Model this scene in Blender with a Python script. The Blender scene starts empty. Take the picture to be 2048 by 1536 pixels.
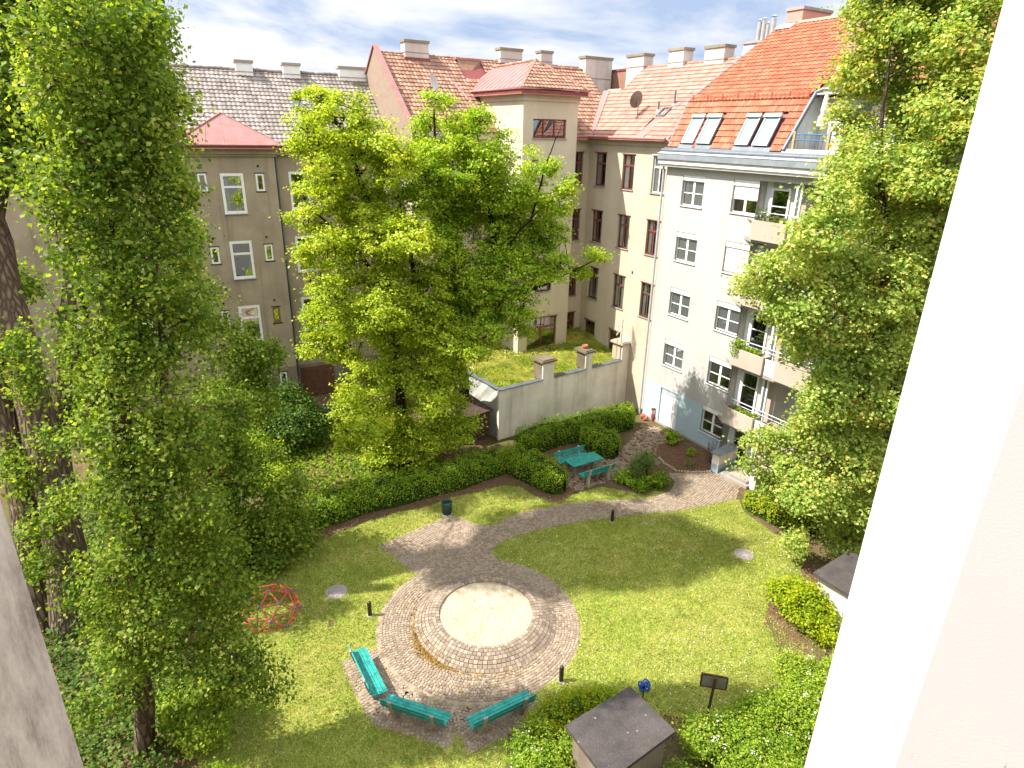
import bpy, math, random
import numpy as np
from mathutils import Matrix, Vector
random.seed(7); RNG = np.random.default_rng(11)
scene = bpy.context.scene
COL = scene.collection
R = math.radians
H = 15.5                                   # eye height above the courtyard lawn

# ------------------------------------------------------------------ camera model (calibrated from the verticals of the houses)
FPX = 1290.0
_th = math.atan2(FPX, math.hypot(70, 3280)); _ro = math.atan2(70, 3280)
_w = np.array([0, math.cos(_th), -math.sin(_th)]); _r0 = np.array([1., 0, 0]); _u0 = np.cross(_r0, _w)
_ex = math.cos(_ro)*_r0 + math.sin(_ro)*_u0
_ey = math.sin(_ro)*_r0 - math.cos(_ro)*_u0
def ray(u, v): return _ex*(u-1024)/FPX + _ey*(v-768)/FPX + _w
def at(u, v, Y):
    d = ray(u, v); p = d*(Y/d[1]); return np.array([p[0], p[1], p[2]+H])
def gr(u, v, z=0.0):
    d = ray(u, v); p = d*((z-H)/d[2]); return np.array([p[0], p[1], z])
cam_d = bpy.data.cameras.new('camera'); cam = bpy.data.objects.new('camera', cam_d); COL.objects.link(cam)
m = Matrix.Identity(4)
for i in range(3):
    m[i][0] = _ex[i]; m[i][1] = -_ey[i]; m[i][2] = -_w[i]
m[2][3] = H
cam.matrix_world = m
cam_d.sensor_width = 36; cam_d.lens = 36*FPX/2048; cam_d.clip_start = 0.03; cam_d.clip_end = 2000
scene.camera = cam

# ------------------------------------------------------------------ node helpers
def lin(r, g, b):
    f = lambda c: (c/12.92 if c <= 0.04045 else ((c+0.055)/1.055)**2.4)
    return (f(r/255), f(g/255), f(b/255))
class N:
    def __init__(s, name):
        s.m = bpy.data.materials.new(name); s.m.use_nodes = True
        s.t = s.m.node_tree; s.t.nodes.clear()
        s.out = s.t.nodes.new('ShaderNodeOutputMaterial')
    def n(s, typ, **kw):
        x = s.t.nodes.new('ShaderNode'+typ)
        for k, v in kw.items():
            if hasattr(x, k) and not k.startswith('i_'): setattr(x, k, v)
        return x
    def l(s, a, b): s.t.links.new(a, b)
    def coord(s): return s.n('TexCoord').outputs['Object']
    def mapped(s, sc, co=None):
        mp = s.n('Mapping'); mp.inputs['Scale'].default_value = sc
        s.l(co or s.coord(), mp.inputs['Vector']); return mp.outputs[0]
    def noise(s, scale, detail=4, rough=.55, vec=None):
        x = s.n('TexNoise'); x.inputs['Scale'].default_value = scale; x.inputs['Detail'].default_value = detail
        x.inputs['Roughness'].default_value = rough; s.l(vec or s.coord(), x.inputs['Vector']); return x.outputs['Fac']
    def ramp(s, fac, stops, interp='LINEAR'):
        x = s.n('ValToRGB'); cr = x.color_ramp; cr.interpolation = interp
        while len(cr.elements) < len(stops): cr.elements.new(0.5)
        for e, (p, c) in zip(cr.elements, stops):
            e.position = p; e.color = (c, c, c, 1) if isinstance(c, (int, float)) else (*c, 1)
        s.l(fac, x.inputs[0]); return x.outputs[0]
    def mix(s, fac, a, b, mode='MIX'):
        x = s.n('Mix', data_type='RGBA', blend_type=mode)
        for sock, val in ((x.inputs[0], fac), (x.inputs[6], a), (x.inputs[7], b)):
            if hasattr(val, 'links'): s.l(val, sock)
            elif isinstance(val, (int, float)): sock.default_value = val
            else: sock.default_value = (*val, 1)
        return x.outputs[2]
    def bsdf(s, col, rough=.8, spec=.3, metal=0, bump=None, bstr=.3, bdist=.02):
        p = s.n('BsdfPrincipled')
        if hasattr(col, 'links'): s.l(col, p.inputs['Base Color'])
        else: p.inputs['Base Color'].default_value = (*col, 1)
        if hasattr(rough, 'links'): s.l(rough, p.inputs['Roughness'])
        else: p.inputs['Roughness'].default_value = rough
        p.inputs['Specular IOR Level'].default_value = spec; p.inputs['Metallic'].default_value = metal
        if bump is not None:
            b = s.n('Bump'); b.inputs['Strength'].default_value = bstr; b.inputs['Distance'].default_value = bdist
            s.l(bump, b.inputs['Height']); s.l(b.outputs[0], p.inputs['Normal'])
        return p.outputs[0]
    def done(s, sh): s.l(sh, s.out.inputs[0]); return s.m
    def island(s): return s.n('NewGeometry').outputs['Random Per Island']

def simple(name, c, rough=.7, var=.15, scale=6, spec=.3, metal=0, bump=.2, bs=40, bd=.004):
    k = N(name); f = k.noise(scale, 5)
    col = k.ramp(f, [(.3, tuple(x*(1-var) for x in c)), (.7, tuple(min(1, x*(1+var)) for x in c))])
    return k.done(k.bsdf(col, rough, spec, metal, k.noise(bs, 3), bump, bd))
def plaster(name, c, dirt, dirt_amt=.5, streak=.5, patch=None, bump=.35):
    k = N(name); co = k.coord()
    f1 = k.noise(.55, 6, .6, co)
    col = k.mix(k.ramp(f1, [(.38, 0.), (.68, dirt_amt)]), c, dirt)
    f2 = k.noise(1.0, 5, .65, k.mapped((2.2, 2.2, .16), co))
    col = k.mix(k.ramp(f2, [(.5, 0.), (.78, streak)]), col, dirt)
    f3 = k.noise(9, 6, .7, co)
    col = k.mix(k.ramp(f3, [(.35, 0.), (.75, .28)]), col, tuple(x*.8 for x in c))
    if patch:
        f4 = k.noise(.33, 3, .5, k.mapped((1, 1, 1.3), co))
        col = k.mix(k.ramp(f4, [(.58, 0.), (.64, .55)]), col, patch)
    return k.done(k.bsdf(col, .9, .2, 0, k.noise(60, 4, .7, co), bump, .006))
def tilemat(name, stops, rough=.75, moss=None, moss_amt=.5):
    k = N(name); co = k.coord(); isl = k.island()
    col = k.ramp(isl, stops)
    f = k.noise(7, 6, .7, co)
    col = k.mix(k.ramp(f, [(.4, 0.), (.8, .45)]), col, tuple(x*.5 for x in stops[0][1]))
    if moss:
        g = k.noise(.9, 6, .7, co)
        col = k.mix(k.ramp(g, [(.48, 0.), (.72, moss_amt)]), col, moss)
    return k.done(k.bsdf(col, rough, .3, 0, k.noise(50, 4, .6, co), .3, .006))
def leafmat(name, stops, trans=.45, tcol=None, rough=.45):
    k = N(name); co = k.coord()
    isl = k.island(); nz = k.noise(.55, 3, .5, co)
    mth = k.n('Math', operation='MULTIPLY_ADD'); k.l(nz, mth.inputs[0]); mth.inputs[1].default_value = .9; mth.inputs[2].default_value = -.45
    ad = k.n('Math', operation='ADD'); m2 = k.n('Math', operation='MULTIPLY_ADD'); k.l(k.noise(2.4, 2, .5, co), m2.inputs[0]); m2.inputs[1].default_value = .8; m2.inputs[2].default_value = -.4; a2_ = k.n('Math', operation='ADD'); k.l(mth.outputs[0], a2_.inputs[0]); k.l(m2.outputs[0], a2_.inputs[1]); k.l(a2_.outputs[0], ad.inputs[0]); k.l(isl, ad.inputs[1])
    col = k.ramp(ad.outputs[0], stops)
    b = k.bsdf(col, rough+.12, .16)
    tr = k.n('BsdfTranslucent')
    tc = k.mix(1.0, col, tcol or (1.25, 1.15, .5), 'MULTIPLY'); k.l(tc, tr.inputs[0])
    mx = k.n('MixShader'); mx.inputs[0].default_value = trans; k.l(b, mx.inputs[1]); k.l(tr.outputs[0], mx.inputs[2])
    return k.done(mx.outputs[0])
def barkmat(name, c1, c2, sc=3.0):
    k = N(name); co = k.coord()
    v = k.n('TexVoronoi', feature='DISTANCE_TO_EDGE'); v.inputs['Scale'].default_value = sc
    dn = k.n('Mix', data_type='VECTOR'); dn.inputs[0].default_value = .12
    nz = k.n('TexNoise'); nz.inputs['Scale'].default_value = 3; k.l(co, nz.inputs['Vector'])
    mp = k.mapped((3.4, 3.4, .55), co); k.l(mp, dn.inputs[4]); k.l(nz.outputs['Color'], dn.inputs[5])
    k.l(dn.outputs[1], v.inputs['Vector'])
    e = k.ramp(v.outputs['Distance'], [(.0, 0.), (.34, 1.)])
    col = k.mix(e, c1, c2); col = k.mix(k.ramp(k.noise(12, 5, .7, co), [(.4, 0.), (.7, .4)]), col, c1)
    return k.done(k.bsdf(col, .95, .1, 0, e, .9, .05))
def glassmat(name, refl=.22, tint=(.75, .8, .8)):
    k = N(name)
    g = k.n('BsdfGlossy'); g.inputs['Roughness'].default_value = .015; g.inputs['Color'].default_value = (.9, .93, .95, 1)
    t = k.n('BsdfTransparent'); t.inputs[0].default_value = (*tint, 1)
    lw = k.n('LayerWeight'); lw.inputs[0].default_value = .35
    a = k.n('Math', operation='MULTIPLY_ADD'); k.l(lw.outputs['Fresnel'], a.inputs[0]); a.inputs[1].default_value = .6; a.inputs[2].default_value = refl
    bp = k.n('Bump'); bp.inputs['Strength'].default_value = .06; bp.inputs['Distance'].default_value = .02
    k.l(k.noise(1.6, 2), bp.inputs['Height']); k.l(bp.outputs[0], g.inputs['Normal'])
    mx = k.n('MixShader'); k.l(a.outputs[0], mx.inputs[0]); k.l(t.outputs[0], mx.inputs[1]); k.l(g.outputs[0], mx.inputs[2])
    return k.done(mx.outputs[0])

MT = {}
MT['grey_plaster'] = plaster('grey_plaster', (.485, .463, .437), (.36, .34, .315), .45, .45, None, .25)
MT['plinth_blue'] = plaster('plinth_blue', (.42, .53, .58), (.33, .38, .39), .35, .3)
MT['wing_plaster'] = plaster('wing_plaster', (.58, .485, .365), (.38, .31, .225), .55, .5, None)
MT['tower_plaster'] = plaster('tower_plaster', (.60, .525, .40), (.42, .355, .26), .5, .5)
MT['old_plaster'] = plaster('old_plaster', (.40, .33, .235), (.18, .14, .10), .6, .85, (.34, .29, .21))
MT['old_base'] = plaster('old_base', (.26, .21, .16), (.13, .10, .075), .8, .6)
MT['garden_wall'] = plaster('garden_wall', (.86, .80, .70), (.28, .23, .17), .4, .6)
MT['rough_wall'] = plaster('rough_wall', (.50, .50, .43), (.30, .32, .26), .6, .5, None, 1.0)
MT['mossy_stone'] = plaster('mossy_stone', (.20, .16, .11), (.09, .07, .05), .7, .5, None, .8)
MT['pale_stone'] = plaster('pale_stone', (.52, .43, .34), (.32, .27, .2), .6, .4)
MT['chimney_white'] = plaster('chimney_white', (.62, .57, .53), (.33, .28, .25), .55, .6)
MT['chimney_cap'] = plaster('chimney_cap', (.30, .26, .19), (.15, .13, .09), .7, .4)
MT['chimney_pink'] = plaster('chimney_pink', (.60, .29, .23), (.50, .24, .19), .3, .3)
MT['concrete'] = plaster('concrete', (.36, .32, .28), (.22, .2, .17), .5, .4)
MT['agg_concrete'] = plaster('agg_concrete', (.47, .40, .33), (.33, .28, .22), .5, .3, None, .9)
MT['slab_dark'] = None
MT['red_metal'] = simple('red_metal', (.36, .165, .145), .45, .16, 2.0, .4, 0, .1, 20)
MT['red_dark'] = simple('red_dark', (.20, .05, .045), .5, .2, 3, .4)
MT['zinc'] = simple('zinc', (.30, .33, .36), .4, .18, 3, .5, .35)
MT['zinc_dark'] = simple('zinc_dark', (.13, .15, .17), .45, .2, 3, .5, .2)
MT['zinc_light'] = simple('zinc_light', (.5, .53, .56), .45, .12, 3, .4, .2)
MT['white_paint'] = simple('white_paint', (.78, .77, .75), .45, .06, 4, .4, 0, .08)
MT['offwhite'] = simple('offwhite', (.70, .68, .64), .6, .08, 4, .3)
MT['red_frame'] = simple('red_frame', (.20, .052, .042), .4, .25, 4, .4)
MT['brown_frame'] = simple('brown_frame', (.13, .06, .035), .5, .3, 4, .4)
MT['rust_frame'] = simple('rust_frame', (.22, .11, .04), .8, .5, 14, .2)
MT['curtain'] = simple('curtain', (.84, .82, .78), .9, .15, 14, .1)
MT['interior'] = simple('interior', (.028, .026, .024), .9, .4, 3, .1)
MT['teal'] = simple('teal', (.02, .26, .225), .55, .42, 7, .4, 0, .25, 30, .004)
MT['bench_concrete'] = plaster('bench_concrete', (.36, .31, .25), (.2, .17, .13), .6, .5, None, .8)
MT['black_metal'] = simple('black_metal', (.022, .017, .014), .35, .3, 8, .5)
MT['bin_green'] = simple('bin_green', (.02, .06, .05), .45, .3, 8, .4)
MT['bar_red'] = simple('bar_red', (.55, .085, .05), .35, .2, 8, .5)
MT['bar_blue'] = simple('bar_blue', (.02, .13, .32), .35, .2, 8, .5)
MT['hose_blue'] = simple('hose_blue', (.008, .07, .38), .35, .2, 8, .5)
MT['rail_blue'] = simple('rail_blue', (.03, .15, .35), .4, .2, 8, .4)
MT['wood_post'] = simple('wood_post', (.085, .042, .022), .7, .3, 9, .2)
MT['pale_wood'] = simple('pale_wood', (.42, .30, .16), .7, .25, 9, .2)
MT['shed_wood'] = simple('shed_wood', (.10, .06, .042), .85, .45, 5, .1, 0, .5, 20, .02)
MT['shed_roof'] = simple('shed_roof', (.07, .047, .037), .85, .4, 3, .15, 0, .4, 20, .02)
MT['sign_back'] = simple('sign_back', (.20, .19, .14), .35, .25, 3, .5)
MT['terracotta'] = simple('terracotta', (.42, .14, .07), .8, .25, 9)
MT['skin_brick'] = None
MT['steel'] = simple('steel', (.55, .53, .5), .3, .15, 6, .5, .6)
MT['dish'] = simple('dish', (.46, .46, .45), .45, .1, 5, .4)
MT['dish_brown'] = simple('dish_brown', (.17, .135, .12), .5, .25, 5, .4)
MT['canvas'] = simple('canvas', (.75, .73, .69), .85, .08, 6, .1)
MT['glass'] = glassmat('glass')
MT['glass_strong'] = glassmat('glass_strong', .42)
k = N('skylight_glass'); MT['skylight_glass'] = k.done(k.bsdf((.20, .32, .42), .06, .9))
# brick
k = N('brick'); br = k.n('TexBrick'); br.inputs['Scale'].default_value = 1; br.inputs['Brick Width'].default_value = .26; br.inputs['Row Height'].default_value = .085
br.inputs['Mortar Size'].default_value = .012; br.inputs['Color1'].default_value = (.25, .11, .065, 1); br.inputs['Color2'].default_value = (.34, .18, .11, 1); br.inputs['Mortar'].default_value = (.30, .23, .175, 1)
mp = k.n('Mapping'); mp.inputs['Rotation'].default_value = (R(90), 0, R(90)); k.l(k.coord(), mp.inputs[0]); k.l(mp.outputs[0], br.inputs['Vector'])
MT['brick'] = k.done(k.bsdf(k.mix(k.ramp(k.noise(3, 5), [(.4, 0.), (.7, .4)]), br.outputs['Color'], (.25, .13, .08)), .9, .2, 0, k.noise(40), .4))
# roof tiles
MT['tile_grey'] = tilemat('tile_grey', [(0, (.20, .165, .145)), (.5, (.29, .245, .22)), (1, (.38, .33, .30))], .6, (.15, .125, .105), .5)
MT['tile_mid'] = tilemat('tile_mid', [(0, (.24, .125, .08)), (.5, (.36, .195, .13)), (1, (.46, .28, .20))], .75, (.24, .15, .11), .6)
MT['tile_wing'] = tilemat('tile_wing', [(0, (.34, .155, .115)), (.5, (.42, .205, .155)), (1, (.50, .27, .21))], .75, (.36, .19, .145), .5)
MT['tile_orange'] = tilemat('tile_orange', [(0, (.30, .09, .043)), (.5, (.38, .125, .062)), (1, (.46, .18, .10))], .65, (.36, .15, .095), .4)
# dark bitumen/stone slab with lichen
k = N('slab_dark'); co = k.coord()
c0 = k.ramp(k.noise(1.4, 6, .65, co), [(.35, (.045, .039, .037)), (.7, (.085, .072, .067))])
c0 = k.mix(k.ramp(k.noise(70, 2, .5, co), [(.62, 0.), (.7, .5)]), c0, (.28, .25, .22))
vo = k.n('TexVoronoi'); vo.inputs['Scale'].default_value = 3.2; k.l(co, vo.inputs['Vector'])
c0 = k.mix(k.ramp(vo.outputs['Distance'], [(.045, .7), (.075, 0.)]), c0, (.40, .38, .35))
MT['slab_dark'] = k.done(k.bsdf(c0, .85, .25, 0, k.noise(45, 4, .7, co), .6, .01))
# ground, lawn, paving, sand, moss
k = N('ground_soil'); co = k.coord()
c0 = k.ramp(k.noise(2.2, 7, .7, co), [(.3, (.085, .05, .03)), (.55, (.15, .095, .058)), (.8, (.21, .15, .09))])
c0 = k.mix(k.ramp(k.noise(.5, 5, .6, co), [(.45, 0.), (.62, .75)]), c0, (.075, .10, .018))
MT['ground_soil'] = k.done(k.bsdf(c0, .95, .1, 0, k.noise(14, 6, .7, co), .8, .05))
k = N('bed_soil'); co = k.coord()
c0 = k.ramp(k.noise(4, 7, .75, co), [(.3, (.09, .048, .03)), (.6, (.17, .10, .062)), (.85, (.26, .175, .115))])
MT['bed_soil'] = k.done(k.bsdf(c0, .95, .1, 0, k.noise(16, 6, .7, co), .9, .05))
k = N('lawn'); co = k.coord()
c0 = k.ramp(k.noise(26, 5, .75, co), [(.3, (.11, .15, .02)), (.5, (.25, .295, .048)), (.72, (.44, .445, .10))])
c0 = k.mix(k.ramp(k.noise(.42, 5, .6, co), [(.42, 0.), (.66, .6)]), c0, (.36, .30, .10))
c0 = k.mix(k.ramp(k.noise(3.4, 4, .6, co), [(.45, 0.), (.7, .5)]), c0, (.10, .17, .018))
MT['lawn'] = k.done(k.bsdf(c0, .95, .1, 0, k.noise(38, 5, .7, co), .9, .03))
k = N('sett_stone'); co = k.coord()
c0 = k.ramp(k.island(), [(0, (.20, .15, .105)), (.5, (.265, .205, .148)), (1, (.35, .28, .21))])
c0 = k.mix(k.ramp(k.noise(.8, 5, .6, co), [(.45, 0.), (.7, .5)]), c0, (.30, .25, .21))
c0 = k.mix(k.ramp(k.noise(1.7, 6, .7, co), [(.60, 0.), (.7, .55)]), c0, (.27, .15, .035))
MT['sett_stone'] = k.done(k.bsdf(c0, .85, .25, 0, k.noise(50, 4, .6, co), .5, .006))
k = N('sett_joint'); co = k.coord()
c0 = k.ramp(k.noise(3, 6, .7, co), [(.35, (.16, .12, .08)), (.55, (.33, .265, .19)), (.75, (.25, .17, .05))])
MT['sett_joint'] = k.done(k.bsdf(c0, .95, .1, 0, k.noise(60, 4), .5, .01))
k = N('sett_ring'); co = k.coord()
c0 = k.ramp(k.island(), [(0, (.19, .145, .105)), (.5, (.255, .20, .148)), (1, (.34, .27, .205))])
MT['sett_ring'] = k.done(k.bsdf(c0, .85, .25, 0, k.noise(50, 4, .6, co), .5, .006))
k = N('sand'); co = k.coord()
c0 = k.ramp(k.noise(1.6, 6, .6, co), [(.3, (.40, .325, .225)), (.7, (.48, .40, .295))])
c0 = k.mix(k.ramp(k.noise(7, 6, .75, co), [(.62, 0.), (.70, .8)]), c0, (.27, .18, .07))
MT['sand'] = k.done(k.bsdf(c0, .95, .1, 0, k.noise(6, 5, .6, co), 1., .12))
k = N('moss_roof'); co = k.coord()
c0 = k.ramp(k.noise(1.1, 6, .65, co), [(.3, (.07, .085, .014)), (.5, (.20, .21, .03)), (.68, (.36, .30, .06)), (.8, (.25, .13, .07))])
MT['moss_roof'] = k.done(k.bsdf(c0, .95, .1, 0, k.noise(12, 6, .75, co), 1, .08))
k = N('manhole'); co = k.coord()
c0 = k.ramp(k.noise(5, 5, .6, co), [(.4, (.27, .225, .2)), (.6, (.36, .315, .30)), (.75, (.25, .15, .08))])
MT['manhole'] = k.done(k.bsdf(c0, .85, .15, 0, k.noise(30, 3), .4, .006))
# near plaster walls of our own house
k = N('near_white'); co = k.coord()
c0 = k.mix(k.ramp(k.noise(2.6, 7, .8, k.mapped((11, 11, 1.7), co)), [(.645, 0.), (.665, .85)]), (.52, .51, .49), (.32, .24, .19))
MT['near_white'] = k.done(k.bsdf(c0, .85, .2, 0, k.noise(120, 4, .6, co), .3, .002))
k = N('near_pink'); co = k.coord()
c0 = k.mix(k.ramp(k.noise(1.0, 5, .65, k.mapped((16, 16, 3.6), co)), [(.66, 0.), (.68, .85)]), (.455, .42, .405), (.28, .2, .16))
MT['near_pink'] = k.done(k.bsdf(c0, .85, .2, 0, k.noise(120, 4, .6, co), .3, .002))
k = N('near_stained'); co = k.coord()
st = k.noise(1.0, 9, .78, k.mapped((6, 6, 1.8), co))
c0 = k.ramp(st, [(.34, (.17, .15, .135)), (.47, (.38, .335, .29)), (.58, (.52, .465, .41))])
c0 = k.mix(k.ramp(k.noise(1.0, 6, .7, k.mapped((14, 14, 2), co)), [(.68, 0.), (.71, .7)]), c0, (.72, .67, .62))
MT['near_stained'] = k.done(k.bsdf(c0, .9, .2, 0, k.noise(90, 4, .6, co), .4, .003))
# barks and leaves
MT['bark_poplar'] = barkmat('bark_poplar', (.075, .052, .036), (.27, .195, .135), 2.6)
MT['bark_dark'] = barkmat('bark_dark', (.018, .013, .01), (.07, .05, .035), 4)
MT['bark_maple'] = barkmat('bark_maple', (.04, .028, .02), (.17, .13, .095), 4)
MT['twig'] = simple('twig', (.20, .15, .105), .9, .3, 8, .1)
MT['leaf_poplar'] = leafmat('leaf_poplar', [(0, (.07, .135, .016)), (.35, (.135, .22, .024)), (.7, (.23, .32, .04)), (1, (.40, .46, .10))], .52, (1.6, 1.5, .5), .36)
MT['leaf_linden'] = leafmat('leaf_linden', [(0, (.14, .24, .018)), (.3, (.29, .42, .025)), (.65, (.45, .56, .04)), (1, (.64, .68, .10))], .42, (1.5, 1.3, .4))
MT['leaf_linden_green'] = leafmat('leaf_linden_green', [(0, (.12, .24, .018)), (.4, (.255, .41, .025)), (.75, (.41, .55, .04)), (1, (.60, .66, .10))], .42, (1.5, 1.3, .4))
MT['leaf_maple'] = leafmat('leaf_maple', [(0, (.17, .28, .05)), (.4, (.32, .44, .085)), (.8, (.49, .58, .15)), (.97, (.58, .58, .14)), (1, (.56, .42, .12))], .45, (1.4, 1.25, .45), .36)
MT['leaf_hedge'] = leafmat('leaf_hedge', [(0, (.10, .19, .012)), (.5, (.20, .33, .018)), (1, (.34, .46, .03))], .4, (1.4, 1.3, .4))
MT['leaf_yellow'] = leafmat('leaf_yellow', [(0, (.14, .23, .008)), (.5, (.27, .36, .010)), (1, (.42, .43, .014))], .35, (1.3, 1.2, .4))
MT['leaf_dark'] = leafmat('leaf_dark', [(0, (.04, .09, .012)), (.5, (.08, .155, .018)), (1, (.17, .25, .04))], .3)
MT['leaf_rose'] = leafmat('leaf_rose', [(0, (.07, .13, .025)), (.5, (.14, .23, .05)), (.88, (.25, .31, .08)), (1, (.28, .17, .08))], .3)
MT['leaf_flower'] = leafmat('leaf_flower', [(0, (.10, .20, .014)), (.5, (.22, .33, .02)), (1, (.38, .45, .05))], .35)
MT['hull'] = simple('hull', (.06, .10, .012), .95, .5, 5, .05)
MT['hull_shade'] = simple('hull_shade', (.03, .05, .01), .95, .5, 5, .05)  # darker green than the shrub hull, paints shade into gaps between hedge leaves
MT['grass'] = leafmat('grass', [(0, (.125, .19, .022)), (.35, (.255, .325, .048)), (.7, (.44, .475, .10)), (.9, (.66, .63, .21)), (1, (.74, .67, .36))], .35, (1.3, 1.2, .5), .6)
MT['petal'] = simple('petal', (.82, .82, .78), .7, .05, 5, .2)

# ------------------------------------------------------------------ mesh builder
class MB:
    def __init__(s): s.v = []; s.f = []; s.mi = []; s.mats = []; s.cur = 0; s.smooth = set()
    def mat(s, name):
        mm = MT[name]
        if mm not in s.mats: s.mats.append(mm)
        s.cur = s.mats.index(mm); return s
    def add(s, vs, fs, smooth=False):
        b = len(s.v); s.v.extend([tuple(map(float, p)) for p in vs])
        for f in fs:
            if smooth: s.smooth.add(len(s.f))
            s.f.append(tuple(b+i for i in f)); s.mi.append(s.cur)
        return s
    def box(s, x0, x1, y0, y1, z0, z1, top=1.0):
        xc, yc = (x0+x1)/2, (y0+y1)/2
        q = lambda x, y, k: (xc+(x-xc)*k, yc+(y-yc)*k)
        b = [(*q(x, y, 1), z0) for x, y in ((x0, y0), (x1, y0), (x1, y1), (x0, y1))]
        t = [(*q(x, y, top), z1) for x, y in ((x0, y0), (x1, y0), (x1, y1), (x0, y1))]
        return s.add(b+t, [(3, 2, 1, 0), (4, 5, 6, 7), (0, 1, 5, 4), (1, 2, 6, 5), (2, 3, 7, 6), (3, 0, 4, 7)])
    def obox(s, c, ax, ay, az):      # centre and three half-axis vectors
        c, ax, ay, az = map(np.array, (c, ax, ay, az))
        vs = [c+i*ax+j*ay+k*az for k in (-1, 1) for i, j in ((-1, -1), (1, -1), (1, 1), (-1, 1))]
        return s.add(vs, [(3, 2, 1, 0), (4, 5, 6, 7), (0, 1, 5, 4), (1, 2, 6, 5), (2, 3, 7, 6), (3, 0, 4, 7)])
    def prism(s, poly, z0, z1):
        n = len(poly); vs = [(x, y, z0) for x, y in poly]+[(x, y, z1) for x, y in poly]
        return s.add(vs, [tuple(range(n-1, -1, -1)), tuple(range(n, 2*n))]+[(i, (i+1) % n, n+(i+1) % n, n+i) for i in range(n)])
    def poly3(s, pts): return s.add(pts, [tuple(range(len(pts)))])
    def slabpts(s, pts, off):        # planar polygon thickened by the vector off
        n = len(pts); o = np.array(off); vs = [np.array(p) for p in pts]; vs = vs+[p+o for p in vs]
        return s.add(vs, [tuple(range(n-1, -1, -1)), tuple(range(n, 2*n))]+[(i, (i+1) % n, n+(i+1) % n, n+i) for i in range(n)])
    def tube(s, pts, rad, n=8, cap=True, smooth=True):
        pts = [np.array(p, float) for p in pts]
        if np.isscalar(rad): rad = [rad]*len(pts)
        vs = []; ref = None
        for i, p in enumerate(pts):
            d = pts[min(i+1, len(pts)-1)]-pts[max(i-1, 0)]; d = d/(np.linalg.norm(d)+1e-9)
            if ref is None: ref = np.array([1., 0, 0]) if abs(d[0]) < .8 else np.array([0, 1., 0])
            a = ref-d*(ref@d); a /= np.linalg.norm(a)+1e-9; b = np.cross(d, a); ref = a
            for j in range(n):
                t = 2*math.pi*j/n; vs.append(p+rad[i]*(a*math.cos(t)+b*math.sin(t)))
        fs = [(i*n+j, i*n+(j+1) % n, (i+1)*n+(j+1) % n, (i+1)*n+j) for i in range(len(pts)-1) for j in range(n)]
        s.add(vs, fs, smooth)
        if cap:
            L = (len(pts)-1)*n
            s.add(vs[:n], [tuple(range(n-1, -1, -1))]); s.add(vs[L:], [tuple(range(n))])
        return s
    def lathe(s, prof, c=(0, 0, 0), n=20, smooth=True):
        vs = [(c[0]+r*math.cos(2*math.pi*j/n), c[1]+r*math.sin(2*math.pi*j/n), c[2]+z) for r, z in prof for j in range(n)]
        return s.add(vs, [(i*n+j, i*n+(j+1) % n, (i+1)*n+(j+1) % n, (i+1)*n+j) for i in range(len(prof)-1) for j in range(n)], smooth)
    def wall(s, s0, s1, z0, z1, t, holes=(), depth=.14, reveal=None):
        xs = sorted({s0, s1, *[h[0] for h in holes], *[h[1] for h in holes]}); zs = sorted({z0, z1, *[h[2] for h in holes], *[h[3] for h in holes]})
        xs = [x for x in xs if s0 <= x <= s1]; zs = [z for z in zs if z0 <= z <= z1]
        for a, b in zip(xs, xs[1:]):
            for c, d in zip(zs, zs[1:]):
                mx, mz = (a+b)/2, (c+d)/2
                if any(h[0] < mx < h[1] and h[2] < mz < h[3] for h in holes): continue
                s.add([(a, t, c), (b, t, c), (b, t, d), (a, t, d)], [(0, 1, 2, 3)])
        cm = s.cur
        if reveal: s.mat(reveal)
        for h in holes:
            a, b, c, d = h[:4]; e = t+depth
            s.add([(a, t, c), (a, t, d), (a, e, d), (a, e, c)], [(0, 1, 2, 3)]); s.add([(b, t, c), (b, e, c), (b, e, d), (b, t, d)], [(0, 1, 2, 3)])
            s.add([(a, t, d), (b, t, d), (b, e, d), (a, e, d)], [(0, 1, 2, 3)]); s.add([(a, t, c), (a, e, c), (b, e, c), (b, t, c)], [(0, 1, 2, 3)])
        s.cur = cm
        return s
    def build(s, name, parent=None, loc=None):
        me = bpy.data.meshes.new(name); me.from_pydata(s.v, [], s.f)
        for mm in s.mats: me.materials.append(mm)
        me.polygons.foreach_set('material_index', s.mi)
        if s.smooth: me.polygons.foreach_set('use_smooth', [i in s.smooth for i in range(len(s.f))])
        me.update()
        return link(name, me, parent, loc)
def link(name, me, parent=None, loc=None):
    o = bpy.data.objects.new(name, me); COL.objects.link(o)
    if parent is not None: o.parent = parent
    if loc is not None: o.location = loc
    return o
def tag(o, label=None, cat=None, group=None, kind=None):
    if label: o['label'] = label
    if cat: o['category'] = cat
    if group: o['group'] = group
    if kind: o['kind'] = kind
    return o
def thing(name, label, cat, loc=(0, 0, 0), rz=0, group=None):
    o = bpy.data.objects.new(name, None); COL.objects.link(o); o.empty_display_size = .2
    o.location = loc; o.rotation_euler = (0, 0, rz); return tag(o, label, cat, group)
def kids(o): return [c for c in bpy.data.objects if c.parent == o]
def copy_tree(o, parent=None):
    ch = kids(o); c = o.copy(); COL.objects.link(c)
    if parent is not None: c.parent = parent
    for x in ch: copy_tree(x, c)
    return c
def struct(mb, name): return tag(mb.build(name), kind='structure')

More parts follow.
